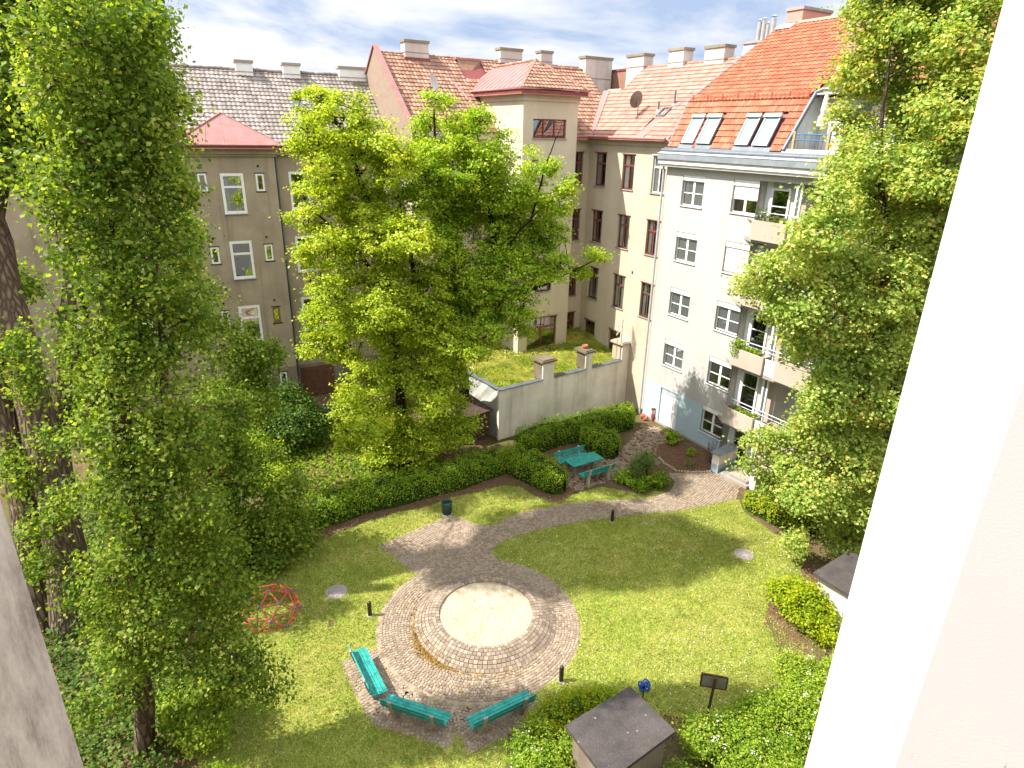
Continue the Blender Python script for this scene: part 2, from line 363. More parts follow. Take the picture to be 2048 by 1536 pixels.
# ------------------------------------------------------------------ light and sky
SUN_AZ, SUN_EL = 264.5, 50.0            # compass bearing of the sun from +Y, clockwise
sd = bpy.data.lights.new('sun', 'SUN'); sd.energy = 4.2; sd.angle = R(.55); sd.color = (1, .95, .87)
so = bpy.data.objects.new('sun', sd); COL.objects.link(so)
to_sun = Vector((math.sin(R(SUN_AZ))*math.cos(R(SUN_EL)), math.cos(R(SUN_AZ))*math.cos(R(SUN_EL)), math.sin(R(SUN_EL))))
so.rotation_euler = to_sun.to_track_quat('Z', 'Y').to_euler()
wd = bpy.data.worlds.new('World'); scene.world = wd; wd.use_nodes = True
nt = wd.node_tree; bg = nt.nodes['Background']
sky = nt.nodes.new('ShaderNodeTexSky'); sky.sky_type = 'NISHITA'; sky.sun_disc = False
sky.sun_elevation = R(SUN_EL); sky.sun_rotation = R(SUN_AZ); sky.altitude = 200; sky.air_density = 1.0; sky.dust_density = .6; sky.ozone_density = 1.2
tc = nt.nodes.new('ShaderNodeTexCoord'); sep = nt.nodes.new('ShaderNodeSeparateXYZ'); nt.links.new(tc.outputs['Generated'], sep.inputs[0])
def wmath(op, a, b=None):
    x = nt.nodes.new('ShaderNodeMath'); x.operation = op
    for i, q in enumerate((a, b)):
        if q is None: continue
        if hasattr(q, 'links'): nt.links.new(q, x.inputs[i])
        else: x.inputs[i].default_value = q
    return x.outputs[0]
zz = wmath('ADD', wmath('MAXIMUM', sep.outputs[2], 0.0), .22)
cmb = nt.nodes.new('ShaderNodeCombineXYZ'); nt.links.new(wmath('DIVIDE', sep.outputs[0], zz), cmb.inputs[0]); nt.links.new(wmath('DIVIDE', sep.outputs[1], zz), cmb.inputs[1])
cn = nt.nodes.new('ShaderNodeTexNoise'); cn.inputs['Scale'].default_value = .8; cn.inputs['Detail'].default_value = 9; cn.inputs['Roughness'].default_value = .58; cn.inputs['Distortion'].default_value = .35
nt.links.new(cmb.outputs[0], cn.inputs['Vector'])
cr = nt.nodes.new('ShaderNodeValToRGB'); cr.color_ramp.elements[0].position = .41; cr.color_ramp.elements[1].position = .55
nt.links.new(cn.outputs['Fac'], cr.inputs[0])
def wmix(f, a, b):
    x = nt.nodes.new('ShaderNodeMix'); x.data_type = 'RGBA'
    for sk, q in ((x.inputs[0], f), (x.inputs[6], a), (x.inputs[7], b)):
        if hasattr(q, 'links'): nt.links.new(q, sk)
        else: sk.default_value = q
    return x.outputs[2]
mr_ = nt.nodes.new('ShaderNodeMapRange'); nt.links.new(sep.outputs[2], mr_.inputs[0]); mr_.inputs[1].default_value = .16; mr_.inputs[2].default_value = .5
up = mr_.outputs[0]
blue = wmix(up, (1.4, 1.78, 2.5, 1), wmix(.5, sky.outputs[0], (4, 4.8, 6, 1))); white = wmix(up, (3.0, 3.02, 3.1, 1), (7.4, 7.2, 6.9, 1))
nt.links.new(wmix(cr.outputs[0], blue, white), bg.inputs[0]); bg.inputs[1].default_value = .15

# ------------------------------------------------------------------ foliage
def leaf_mesh(name, c, nrm, size, mat, parent=None, aspect=.42, fold=.10):
    n = len(c)
    nrm = nrm/(np.linalg.norm(nrm, axis=1, keepdims=True)+1e-9)
    rnd = RNG.normal(size=(n, 3)); a = rnd-nrm*(rnd*nrm).sum(1, keepdims=True); a /= np.linalg.norm(a, axis=1, keepdims=True)+1e-9
    b = np.cross(nrm, a); L = (size*(.5+.85*RNG.random(n)))[:, None]
    v = np.empty((n, 4, 3)); v[:, 0] = c-a*L*.5; v[:, 2] = c+a*L*.5
    v[:, 1] = c-a*L*.08+b*L*aspect+nrm*L*fold; v[:, 3] = c-a*L*.08-b*L*aspect+nrm*L*fold
    me = bpy.data.meshes.new(name); me.vertices.add(4*n); me.vertices.foreach_set('co', v.reshape(-1))
    i = np.arange(n)*4; tri = np.stack([i, i+1, i+2, i, i+2, i+3], 1).reshape(-1)
    me.loops.add(6*n); me.loops.foreach_set('vertex_index', tri.astype(np.int32))
    me.polygons.add(2*n); me.polygons.foreach_set('loop_start', (np.arange(2*n)*3).astype(np.int32))
    me.materials.append(MT[mat]); me.update(calc_edges=True)
    return link(name, me, parent)
def clusters(blobs, dens, per, sig, flat=.6, shell=.55, up=.8, size=.1):
    """leaf centres and normals: twigs spread through the outer part of each blob (x,y,z,r), a tuft of leaves on each"""
    C, NN, tips = [], [], []
    for b in blobs:
        o, r = np.array(b[:3]), b[3]; k = max(3, int(dens*r*r*4))
        d = RNG.normal(size=(k, 3)); d /= np.linalg.norm(d, axis=1, keepdims=True)
        rr = r*(shell+(1.08-shell)*RNG.random(k)**.6)
        gap = RNG.normal(size=(3, 3)); gap /= np.linalg.norm(gap, axis=1, keepdims=True); keep = (d @ gap.T).max(1) < .82
        d, rr = d[keep], rr[keep]; k = len(d)
        if k < 2: continue
        t = o+d*rr[:, None]*np.array([1, 1, .85]); tips.append(t)
        nl = RNG.poisson(per, k)+2
        idx = np.repeat(np.arange(k), nl); m_ = len(idx)
        off = RNG.normal(size=(m_, 3))*sig*np.array([1, 1, flat])*(.6+.8*RNG.random(k))[idx][:, None]
        C.append(t[idx]+off)
        NN.append(d[idx]*.55+np.array([0, 0, up])+RNG.normal(size=(m_, 3))*.55)
    return np.concatenate(C), np.concatenate(NN), np.concatenate(tips)
def bez(p0, p1, sag=.0, n=6, jit=.08):
    p0, p1 = np.array(p0, float), np.array(p1, float); L = np.linalg.norm(p1-p0)
    c = (p0+p1)/2+np.array([0, 0, sag*L])+RNG.normal(size=3)*jit*L
    ts = np.linspace(0, 1, n)
    return [(1-t)**2*p0+2*t*(1-t)*c+t*t*p1 for t in ts]
def tree(name, label, cat, stems, blobs, leaf, bark, size, dens, per, sig, flat=.6, up=.8, limb_r=.09, twigs=.25, group=None, shell=.5):
    base = stems[0][0][0]
    root = thing(name, label, cat, (base[0], base[1], 0), 0, group)
    off = np.array([base[0], base[1], 0.])
    mb = MB().mat(bark); nodes = []
    for pts, r0, r1 in stems:
        P = [np.array(p)-off for p in pts]; k = len(P)
        # smooth the stem
        Q = []
        for i in range(k-1):
            for t in np.linspace(0, 1, 5)[:-1]: Q.append(P[i]*(1-t)+P[i+1]*t+RNG.normal(size=3)*.03)
        Q.append(P[-1]); rad = [r0*(1-i/(len(Q)-1))**.8+r1 for i in range(len(Q))]
        mb.tube(Q, rad, 12); nodes += [(q, r) for q, r in zip(Q, rad)]
    nx = np.array([q for q, _ in nodes]); nr = np.array([r for _, r in nodes])
    B = [(b[0]-off[0], b[1]-off[1], b[2], b[3]) for b in blobs]
    for b in list(B):
        for q in range(3):
            d = RNG.normal(size=3); d /= np.linalg.norm(d); e = b[3]*random.uniform(.95, 1.25); B.append((b[0]+d[0]*e, b[1]+d[1]*e, b[2]+d[2]*e*.9, b[3]*random.uniform(.26, .42)))
    lm = MB().mat(bark)
    C, NN, tips = clusters(B, dens, per, sig, flat, shell, up, size)
    hubs = list(nx); hr = list(nr)
    for b in sorted(B, key=lambda q: np.min(np.linalg.norm(nx-np.array(q[:3]), axis=1))):
        c = np.array(b[:3]); hx = np.array(hubs)
        d = np.linalg.norm(hx-c, axis=1)+np.maximum(0, hx[:, 2]-c[2]+.3)*1.2
        j = int(np.argmin(d)); r = min(limb_r*(.5+.5*b[3]), hr[j]*.75)
        pts = bez(hubs[j], c, .06, 7); rad = [r*(1-.55*i/6) for i in range(7)]
        lm.tube(pts, rad, 7)
        for i in (3, 5, 6): hubs.append(pts[i]); hr.append(rad[i])
    hx = np.array(hubs)
    for t in tips[RNG.random(len(tips)) < twigs]:
        j = int(np.argmin(np.linalg.norm(hx-t, axis=1)))
        pts = bez(hx[j], t, .05, 4, .12); lm.tube(pts, [.022, .016, .011, .006], 4, False)
    mb.build('trunk', root); lm.build('branches', root)
    leaf_mesh('crown', C, NN, size, leaf, root)
    return root
def shrub(name, label, cat, blobs, leaf, size, dens=70, per=9, sig=.09, hull=.5, group=None, flowers=0, up=.7, stems=False):
    cx = np.mean([b[0] for b in blobs]); cy = np.mean([b[1] for b in blobs])
    root = thing(name, label, cat, (cx, cy, 0), 0, group); o = np.array([cx, cy, 0])
    B = [(b[0]-cx, b[1]-cy, b[2], b[3]) for b in blobs]
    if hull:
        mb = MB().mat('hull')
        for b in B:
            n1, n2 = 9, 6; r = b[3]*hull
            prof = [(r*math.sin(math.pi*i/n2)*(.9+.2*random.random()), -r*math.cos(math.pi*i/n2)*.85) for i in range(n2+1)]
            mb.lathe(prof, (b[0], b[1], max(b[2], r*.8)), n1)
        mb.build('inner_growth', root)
    if stems:
        mb = MB().mat('bark_dark')
        for b in B:
            for q in range(3):
                e = np.array(b[:3])+RNG.normal(size=3)*b[3]*.4
                mb.tube(bez((b[0]+random.uniform(-.1, .1), b[1]+random.uniform(-.1, .1), 0), e, .05, 4), [.025, .02, .015, .008], 5)
        mb.build('stems', root)
    C, NN, t = clusters(B, dens*2.0, per, sig*1.15, .8, .55, up, size)
    ok = C[:, 2] > .03; leaf_mesh('foliage', C[ok], NN[ok], size, leaf, root)
    if flowers:
        q = t[RNG.random(len(t)) < flowers*.6]; q = q[q[:, 2] > .35]
        fc = np.repeat(q, 7, 0)+RNG.normal(size=(len(q)*7, 3))*.06+np.array([0, 0, .06])
        f = leaf_mesh('blossom', fc, np.tile([0, 0, 1.], (len(fc), 1))+RNG.normal(size=(len(fc), 3))*.4, .042, 'petal', root, .5); f['kind'] = 'stuff'
    return root
def hedge(name, label, line, w, h, leaf='leaf_hedge', size=.068, dens=400, group='clipped hedges'):
    P = [np.array(p, float) for p in line]; o = P[0]
    root = thing(name, label, 'hedge', (o[0], o[1], 0), 0, group)
    L = [np.linalg.norm(b-a) for a, b in zip(P, P[1:])]; tot = sum(L)
    def pos(d):
        for i, l in enumerate(L):
            if d <= l or i == len(L)-1:
                e = (P[i+1]-P[i])/l; return P[i]+e*d-o, np.array([-e[1], e[0]])
            d -= l
    mb = MB().mat('hull_shade'); K = int(tot/.3)+2; n = 12; rings = []
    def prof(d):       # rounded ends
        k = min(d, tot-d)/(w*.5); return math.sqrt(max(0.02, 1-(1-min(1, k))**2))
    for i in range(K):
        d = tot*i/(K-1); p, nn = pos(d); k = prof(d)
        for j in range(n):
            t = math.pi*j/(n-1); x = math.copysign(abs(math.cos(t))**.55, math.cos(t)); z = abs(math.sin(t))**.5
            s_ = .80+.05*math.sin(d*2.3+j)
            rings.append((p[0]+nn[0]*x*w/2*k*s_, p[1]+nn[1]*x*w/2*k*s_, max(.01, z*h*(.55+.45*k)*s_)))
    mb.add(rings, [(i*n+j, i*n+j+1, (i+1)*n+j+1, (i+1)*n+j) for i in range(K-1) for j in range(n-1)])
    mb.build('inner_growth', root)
    cnt = int(dens*tot*(w+2*h)); C = np.empty((cnt, 3)); NN = np.empty((cnt, 3))
    lump = lambda d, t: .96+.06*math.sin(d*2.3+2*t)+.06*math.sin(d*5.7-3*t+1)+.045*math.sin(11*d+5*t)
    for q in range(cnt):
        d = random.random()*tot; p, nn = pos(d); k = prof(d); t = math.pi*random.random()
        x = math.copysign(abs(math.cos(t))**.55, math.cos(t)); z = abs(math.sin(t))**.5
        s_ = lump(d, t)*(1-.2*random.random()**2+(.12*random.random() if random.random() < .06 else 0))
        C[q] = (p[0]+nn[0]*x*w/2*k*s_, p[1]+nn[1]*x*w/2*k*s_, max(.04, z*h*(.55+.45*k)*s_))
        NN[q] = (nn[0]*x, nn[1]*x, z+.4)
    C += RNG.normal(size=C.shape)*.03
    leaf_mesh('foliage', C, NN+RNG.normal(size=NN.shape)*.6, size, leaf, root)
    return root

# ================================================================== GROUND, LAWN, PAVING
def inpoly(P, poly):
    x, y = P[:, 0], P[:, 1]; r = np.zeros(len(P), bool); n = len(poly)
    for i in range(n):
        (x1, y1), (x2, y2) = poly[i], poly[(i+1) % n]
        if y1 == y2: continue
        r ^= ((y1 > y) != (y2 > y)) & (x < (x2-x1)*(y-y1)/(y2-y1)+x1)
    return r
struct(MB().mat('ground_soil').add([(-700, -400, -.004), (700, -400, -.004), (700, 1200, -.004), (-700, 1200, -.004)], [(0, 1, 2, 3)]), 'ground')
LAWN = [(-8.6, 20.9), (-7.6, 21.7), (-5.9, 23.2), (-3.9, 24.4), (-1.7, 25.65), (-.3, 26.4), (.5, 26.3), (1.4, 25.2), (2.0, 24.9), (3.1, 25.9), (3.9, 26.4), (4.9, 26.3), (6.2, 25.7),
        (10.4, 25.6), (10.5, 24.6), (11.2, 22.9), (12.4, 22.4), (11.0, 20.0), (9.7, 19.2), (9.1, 18.0), (9.3, 16.8), (9.7, 15.9), (8.3, 15.0), (6.4, 13.9), (5.0, 13.0), (4.3, 13.5), (3.2, 14.0), (1.4, 14.0), (.2, 12.9), (-.2, 11.2), (-1.5, 9.5),
        (-7.0, 10.0), (-8.4, 12.6), (-9.6, 15), (-10.2, 17.5), (-9.8, 19.6)]
def wobble(poly, amp=.12, step=.5):
    out = []
    for (a, b), (c, d) in zip(poly, poly[1:]+poly[:1]):
        k = max(1, int(math.hypot(c-a, d-b)/step))
        for i in range(k): out.append((a+(c-a)*i/k+random.uniform(-amp, amp), b+(d-b)*i/k+random.uniform(-amp, amp)))
    return out
def sheet(name, poly, z, mat, kind='structure'):
    # a fan through a triangulated polygon
    from mathutils.geometry import tessellate_polygon
    tri = tessellate_polygon([[Vector((x, y, 0)) for x, y in poly]])
    return tag(MB().mat(mat).add([(x, y, z) for x, y in poly], [t if True else t for t in tri]).build(name), kind=kind)
LAWN_W = wobble(LAWN)
sheet('lawn', LAWN_W, .004, 'lawn')
PC = np.array([-.95, 17.35]); PR = 3.42
circ = [(PC[0]+PR*math.cos(a), PC[1]+PR*math.sin(a)) for a in np.linspace(0, 2*math.pi, 73)[:-1]]
PATH = [(-3.72, 20.01), (-4.35, 20.75), (-5.16, 21.46), (-3.9, 22.6), (-2.61, 23.76), (-2.0, 23.55), (-1.46, 23.15), (-.7, 23.1), (-.1, 23.6), (.64, 24.2), (2.64, 24.95), (4.98, 25.3), (6.58, 25.6), (7.5, 26.2), (7.9, 27.0), (7.71, 27.88), (8.39, 27.91), (9.75, 27.97), (10.5, 28.1), (11.0, 27.0), (10.81, 26.5),
        (10.35, 25.62), (7.93, 24.67), (5.73, 24.2), (3.28, 23.62), (1.57, 23.0), (.3, 22.4), (-.45, 21.8), (-.7, 21.2), (-.3, 20.7), (.2, 20.5), (-1.2, 19.5), (-3.0, 19.5)]
def pad(c, d, n, l, w): return [tuple(np.array(c)+d*l*i/2+n*w*j/2) for i, j in ((-1, -1), (1, -1), (1, 1), (-1, 1))]
BEN = []        # bench centre, direction, outward (back) normal
for a, b, n in (((-4.58, 15.52), (-3.59, 13.87), -1), ((-3.37, 13.65), (-1.57, 13.03), -1), ((-.97, 12.91), (.72, 13.92), -1)):
    a, b = np.array(a), np.array(b); d = (b-a)/np.linalg.norm(b-a); nn = np.array([d[1], -d[0]])
    BEN.append(((a+b)/2, d, nn))
PADS = [pad(c-n*.25, d, n, 2.4, 1.4) for c, d, n in BEN]
PAVE2 = [(1.9, 26.9), (3.2, 26.0), (3.9, 26.5), (5.0, 27.2), (6.2, 28.2), (7.6, 28.9), (7.4, 29.6), (7.9, 30.9), (8.7, 31.6), (8.4, 33.2), (7.4, 33.3), (6.0, 30.6), (5.2, 29.2), (4.2, 29.9), (2.4, 29.4)]
def setts(mb, P, ang, sx, sy, h=.022, z=.008, slope=None):
    for (x, y), a in zip(P, ang):
        ca, sa = math.cos(a), math.sin(a); k = random.uniform(.8, .93); kk = random.uniform(.8, .92); zz = z+h+random.uniform(-.007, .007); j = random.uniform(-.012, .012)
        vs = []
        for q, zc in ((1.0, z-.002), (.84, zz)):
            for i, jj in ((-1, -1), (1, -1), (1, 1), (-1, 1)):
                u, v = i*sx/2*k*q+j, jj*sy/2*kk*q+random.uniform(-.006, .006); vs.append((x+u*ca-v*sa, y+u*sa+v*ca, zc))
        mb.add(vs, [(4, 5, 6, 7), (0, 1, 5, 4), (1, 2, 6, 5), (2, 3, 7, 6), (3, 0, 4, 7)])
def fill(poly, ang, sx, sy, bend=0):
    A = np.array(poly); c = A.mean(0); r = np.abs(A-c).max()*1.5; pts = []
    e = np.array([math.cos(ang), math.sin(ang)]); f = np.array([-e[1], e[0]])
    for j in range(int(-r/sy), int(r/sy)+1):
        o = random.uniform(0, sx)
        for i in range(int(-r/sx), int(r/sx)+1):
            x = i*sx+o; pts.append(c+e*x+f*(j*sy+.35*math.sin(x*.9)))
    P = np.array(pts); return P[inpoly(P, poly)]
def inner(P, holes):
    k = np.ones(len(P), bool)
    for h in holes: k &= ~inpoly(P, h)
    return P[k]
SX = .108
mb = MB().mat('sett_joint'); hub = circ
sheet('path', wobble(PATH, .04, .4), .008, 'sett_joint')
sheet('plaza', circ, .010, 'sett_joint')
for p in PADS: sheet('bench_pad', wobble(p, .08, .4), .006, 'sett_joint')
sheet('table_paving', wobble(PAVE2, .1, .5), .008, 'bed_soil')
sm = MB().mat('sett_stone')
P = fill(PATH, R(38), SX, SX); P = inner(P, [circ]); setts(sm, P, [R(38)+.3*math.cos(x) for x, y in P], SX, SX)
for r in np.arange(2.42, 3.40, .098):                # concentric rows round the sand pit
    n = int(2*math.pi*r/.105)
    A = np.arange(n)*2*math.pi/n+random.random()
    setts(sm, [(PC[0]+r*math.cos(a)+.05, PC[1]+r*math.sin(a)+.05) for a in A], A, .098, 2*math.pi*r/n, z=.010)
for (c, d, nn), p in zip(BEN, PADS):
    an = math.atan2(d[1], d[0]); Q = inner(fill(p, an, SX, SX), [circ]); Q = Q[RNG.random(len(Q)) < .93]; setts(sm, Q, [an]*len(Q), SX, SX, .018, .006)
Q = fill(PAVE2, R(30), .15, .13); Q = Q[RNG.random(len(Q)) < .8]; setts(sm, Q, [R(30)]*len(Q), .15, .13, .016)
tag(sm.build('paving_setts'), kind='structure')
# raised sett ring with the sand inside
pit = thing('sand_pit', 'round raised ring of grey setts filled with pale sand', 'sand pit', (-.72, 17.5, 0))
rm = MB().mat('sett_joint').lathe([(2.42, .006), (2.2, .10), (1.95, .24), (1.75, .30), (1.58, .29), (1.5, .2)], (0, 0, 0), 64).mat('sett_ring')
for r, z, tl in ((2.33, .045, .5), (2.215, .10, .55), (2.10, .165, .5), (1.985, .22, .45), (1.87, .265, .3), (1.755, .30, .15), (1.64, .31, -.05)):
    n = int(2*math.pi*r/.145); o = random.random()
    for i in range(n):
        a = 2*math.pi*(i+o)/n; er = np.array([math.cos(a), math.sin(a), 0]); et = np.array([-er[1], er[0], 0]); nn = np.array([er[0]*math.sin(tl), er[1]*math.sin(tl), math.cos(tl)]); sl = np.cross(et, nn)
        rm.obox(er*r+np.array([0, 0, z+random.uniform(-.006, .006)]), et*(math.pi*r/n*random.uniform(.84, .92)), sl*.056, nn*.028)
rm.build('ring', pit)
sb = MB().mat('sand'); n = 40; rings = [1.62, 1.3, .9, .45]
vs = [(r*math.cos(2*math.pi*j/n), r*math.sin(2*math.pi*j/n), .272+.014*math.sin(3*r+j*.7)+random.uniform(-.012, .012)) for r in rings for j in range(n)]+[(0, 0, .285)]
sb.add(vs, [(i*n+j, i*n+(j+1) % n, (i+1)*n+(j+1) % n, (i+1)*n+j) for i in range(3) for j in range(n)]+[(3*n+j, 3*n+(j+1) % n, 4*n) for j in range(n)], True)
sb.build('sand', pit)
MT['moss_ochre'] = simple('moss_ochre', (.25, .155, .045), .95, .4, 9, .05)
a_ = np.concatenate([RNG.normal(R(222), .25, 1900), RNG.uniform(R(120), R(300), 500)]); r_ = 2.36+RNG.normal(size=len(a_))*.13; P = np.c_[-.72+r_*np.cos(a_), 17.5+r_*np.sin(a_), np.full(len(a_), .045)+np.maximum(0, 2.36-r_)*.5]
tag(leaf_mesh('moss', P, np.tile([0, 0, 1.], (len(P), 1))+RNG.normal(size=(len(P), 3))*.5, .055, 'moss_ochre', None, .5), 'ochre moss along the foot of the raised sett ring', 'moss', kind='stuff')
# planting bed by the house, bare soil patches
BED = [(8.1, 31.2), (8.9, 31.5), (9.9, 30.0), (10.9, 28.95), (9.85, 28.1), (8.9, 28.0), (8.2, 28.15), (7.75, 28.9), (7.6, 29.6)]
sheet('flower_bed', wobble(BED, .05, .3), .012, 'bed_soil')
em = MB().mat('pale_stone')
for (a, b), (c, d) in zip(BED[4:], BED[5:]):
    k = int(math.hypot(c-a, d-b)/.13)
    for i in range(k): x, y = a+(c-a)*i/k, b+(d-b)*i/k; em.box(x-.05, x+.05, y-.05, y+.05, 0, .06+random.uniform(0, .03), .8)
tag(em.build('bed_edging'), 'curved row of small pale stones edging the brown flower bed', 'edging')
for nm, poly in (('soil_strip', [(-9.2, 21.9), (-7.8, 21.75), (-6.0, 23.25), (-4.0, 24.5), (-1.8, 25.8), (0, 26.7), (.9, 26.2), (1.8, 25.1), (2.3, 24.9), (3.3, 26.1), (3.0, 27.2), (1.0, 28), (-.5, 28.6), (-9.2, 23.6)]),
                 ('soil_patch', [(9.2, 18.4), (9.7, 17.3), (9.9, 15.8), (9.2, 15.3), (8.5, 15.4), (8.9, 16.6), (8.8, 17.6)]), ('soil_patch', [(4.0, 13.2), (5.2, 12.7), (5.9, 13.3), (5.3, 13.7), (4.5, 13.8)]), ('soil_patch', [(9.3, 20.9), (9.42, 20.4), (9.5, 19.7), (9.4, 20.3)]),
                 ('soil_patch', [(-6.05, 17.0), (-5.85, 16.95), (-5.75, 17.25), (-5.95, 17.3)]), ('soil_patch', [(-10.2, 27.2), (-8, 25.9), (-6.6, 26.6), (-8.4, 27.6)])):
    sheet(nm, wobble(poly, .1, .3), .0065 if nm == 'soil_strip' else .008, 'bed_soil')
# grass blades, daisies, wild ground cover
def scatter(poly, n):
    A = np.array(poly); lo, hi = A.min(0), A.max(0); P = lo+(hi-lo)*RNG.random((int(n*1.9), 2)); return P[inpoly(P, poly)][:n]
def blades(name, P, h, w, mat, lean=.6):
    n = len(P); a = RNG.random(n)*2*math.pi; hh = h*(.5+RNG.random(n)); ww = w*(.7+.6*RNG.random(n))
    v = np.zeros((n, 3, 3)); dx, dy = np.cos(a)*ww, np.sin(a)*ww
    v[:, 0, 0] = P[:, 0]-dx; v[:, 0, 1] = P[:, 1]-dy; v[:, 1, 0] = P[:, 0]+dx; v[:, 1, 1] = P[:, 1]+dy
    l = RNG.normal(size=(n, 2))*hh[:, None]*lean; v[:, 2, :2] = P+l; v[:, 2, 2] = hh; v[:, :2, 2] = .004
    me = bpy.data.meshes.new(name); me.vertices.add(3*n); me.vertices.foreach_set('co', v.reshape(-1)); me.loops.add(3*n); me.loops.foreach_set('vertex_index', np.arange(3*n, dtype=np.int32))
    me.polygons.add(n); me.polygons.foreach_set('loop_start', (np.arange(n)*3).astype(np.int32)); me.materials.append(MT[mat]); me.update(calc_edges=True)
    return tag(link(name, me), kind='stuff')
SHEETS = [circ, PATH]+PADS
EXTRA = np.concatenate([scatter(wobble(q, .3, .3), n) for q, n in (([(8.6, 18.8), (10.3, 17), (10.2, 15.4), (9, 14.9), (8.2, 15.2), (8.4, 17.5)], 2600), ([(3.6, 13.4), (5.2, 12.3), (6.4, 13.2), (5.3, 14.2)], 1600), ([(-8.6, 21.4), (-5.8, 23.0), (-1.7, 25.5), (.5, 26.2), (1.8, 24.7), (3.4, 26.0), (.9, 27.3), (-4, 24.9), (-8, 22.5)], 2500))])
GP = scatter(LAWN_W, 310000); GJ = GP+RNG.normal(size=GP.shape)*.06; kk = np.ones(len(GP), bool)
for h_ in SHEETS: kk &= ~inpoly(GJ, h_)
GP = GP[kk]; GP = GP[(np.hypot(GP[:, 0]+6.13, GP[:, 1]-18.71) > .4) & (np.hypot(GP[:, 0]-9.36, GP[:, 1]-21.45) > .38)]
GP = np.concatenate([GP, EXTRA])
tag(blades('grass', GP, .052, .0105, 'grass'), 'short sunlit grass with yellowish dry patches', 'grass')
DP = inner(scatter(LAWN_W, 3000), SHEETS); nz = np.sin(DP[:, 0]*1.1)+np.sin(DP[:, 1]*.9+1)+np.sin(DP[:, 0]*.5+DP[:, 1]*.7); DP = DP[(nz > .1) & (DP[:, 0] > -1)]
tag(leaf_mesh('daisies', np.c_[DP, np.full(len(DP), .055)], np.tile([0, 0, 1.], (len(DP), 1))+RNG.normal(size=(len(DP), 3))*.2, .034, 'petal', None, .5, .05), 'tiny white daisies dotted over the lawn', 'flowers', kind='stuff')
LP_ = scatter([(-8, 10), (4, 12), (9.5, 16), (11, 25), (2, 25.5), (-8, 22)], 700)
tag(leaf_mesh('leaf_litter', np.c_[LP_, np.full(len(LP_), .05)], np.tile([0, 0, 1.], (len(LP_), 1))+RNG.normal(size=(len(LP_), 3))*.4, .07, 'moss_ochre', None), 'scattered dry leaves on lawn and paving', 'leaves', kind='stuff')
REAR = [(-12, 25.5), (-9.4, 24.6), (-6, 26.4), (-3.4, 28.4), (-3.6, 31), (-7, 33.5), (-11, 33), (-14, 29)]
RP = scatter(REAR, 9000)
tag(leaf_mesh('ground_cover', np.c_[RP, RNG.random(len(RP))*.22+.02], np.tile([0, 0, 1.], (len(RP), 1))+RNG.normal(size=(len(RP), 3))*.5, .13, 'leaf_hedge', None), 'low leafy ground cover behind the long hedge', 'plants', kind='stuff')
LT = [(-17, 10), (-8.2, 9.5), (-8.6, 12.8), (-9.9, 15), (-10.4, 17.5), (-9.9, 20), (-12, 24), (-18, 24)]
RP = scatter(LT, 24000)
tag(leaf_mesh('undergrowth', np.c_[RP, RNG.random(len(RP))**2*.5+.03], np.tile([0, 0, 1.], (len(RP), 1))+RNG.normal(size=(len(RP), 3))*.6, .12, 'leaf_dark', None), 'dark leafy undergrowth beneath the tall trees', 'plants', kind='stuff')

# ================================================================== BUILDINGS
class Fr:
    def __init__(s, o, az): s.o = (o[0], o[1], 0); s.rz = R(90-az)
    def w(s, x, y, z=0): c, n = math.cos(s.rz), math.sin(s.rz); return (s.o[0]+x*c-y*n, s.o[1]+x*n+y*c, z)
FL = Fr((-12.9, 35.74), 62); FM = Fr((4.35, 41.04), 59); FW = Fr((5.25, 39.54), 149); FG = Fr((9.16, 32.62), 149); FT = Fr((.85, 37.74), 59)
def bld(fr, name, label): return thing(name, label, 'building', fr.o, fr.rz)
def tiles(mb, s0, s1, t0, z0, pitch, L, tw, th, keep=None, wave=.03, lift=.035, sag=.012):
    c, n = math.cos(R(pitch)), math.sin(R(pitch)); ns = int((s1-s0)/tw); nu = int(L/th)+1
    for j in range(nu):
        u0 = j*th; u1 = min(L, u0+th*1.06); off = random.uniform(-.01, .01)
        if u0 >= L-.05: break
        for i in range(ns):
            s = s0+i*tw; 
            if keep and not keep(s+tw/2, u0+th/2): continue
            d = random.uniform(-.006, .006); vs = []
            for r, (u, k) in enumerate(((u0, -.02), (u0, lift), (u1, .004))):
                for q in range(5):
                    f = q/4; w_ = wave*(.5-.5*math.cos(2*math.pi*f)) if wave else 0
                    h = k+w_*(1 if r else .6)+d+sag*math.sin(s*.7)*math.sin(u*.9)
                    vs.append((s+f*tw*.985+off, t0+u*c-h*n, z0+u*n+h*c))
            mb.add(vs, [(r*5+q, r*5+q+1, r*5+q+6, r*5+q+5) for r in (0, 1) for q in range(4)])
def rp(t0, z0, pitch, s, u, h=0): c, n = math.cos(R(pitch)), math.sin(R(pitch)); return (s, t0+u*c-h*n, z0+u*n+h*c)
def deck(mb, t0, z0, pitch, pts, h=-.03): return mb.add([rp(t0, z0, pitch, s, u, h) for s, u in pts], [tuple(range(len(pts)))])
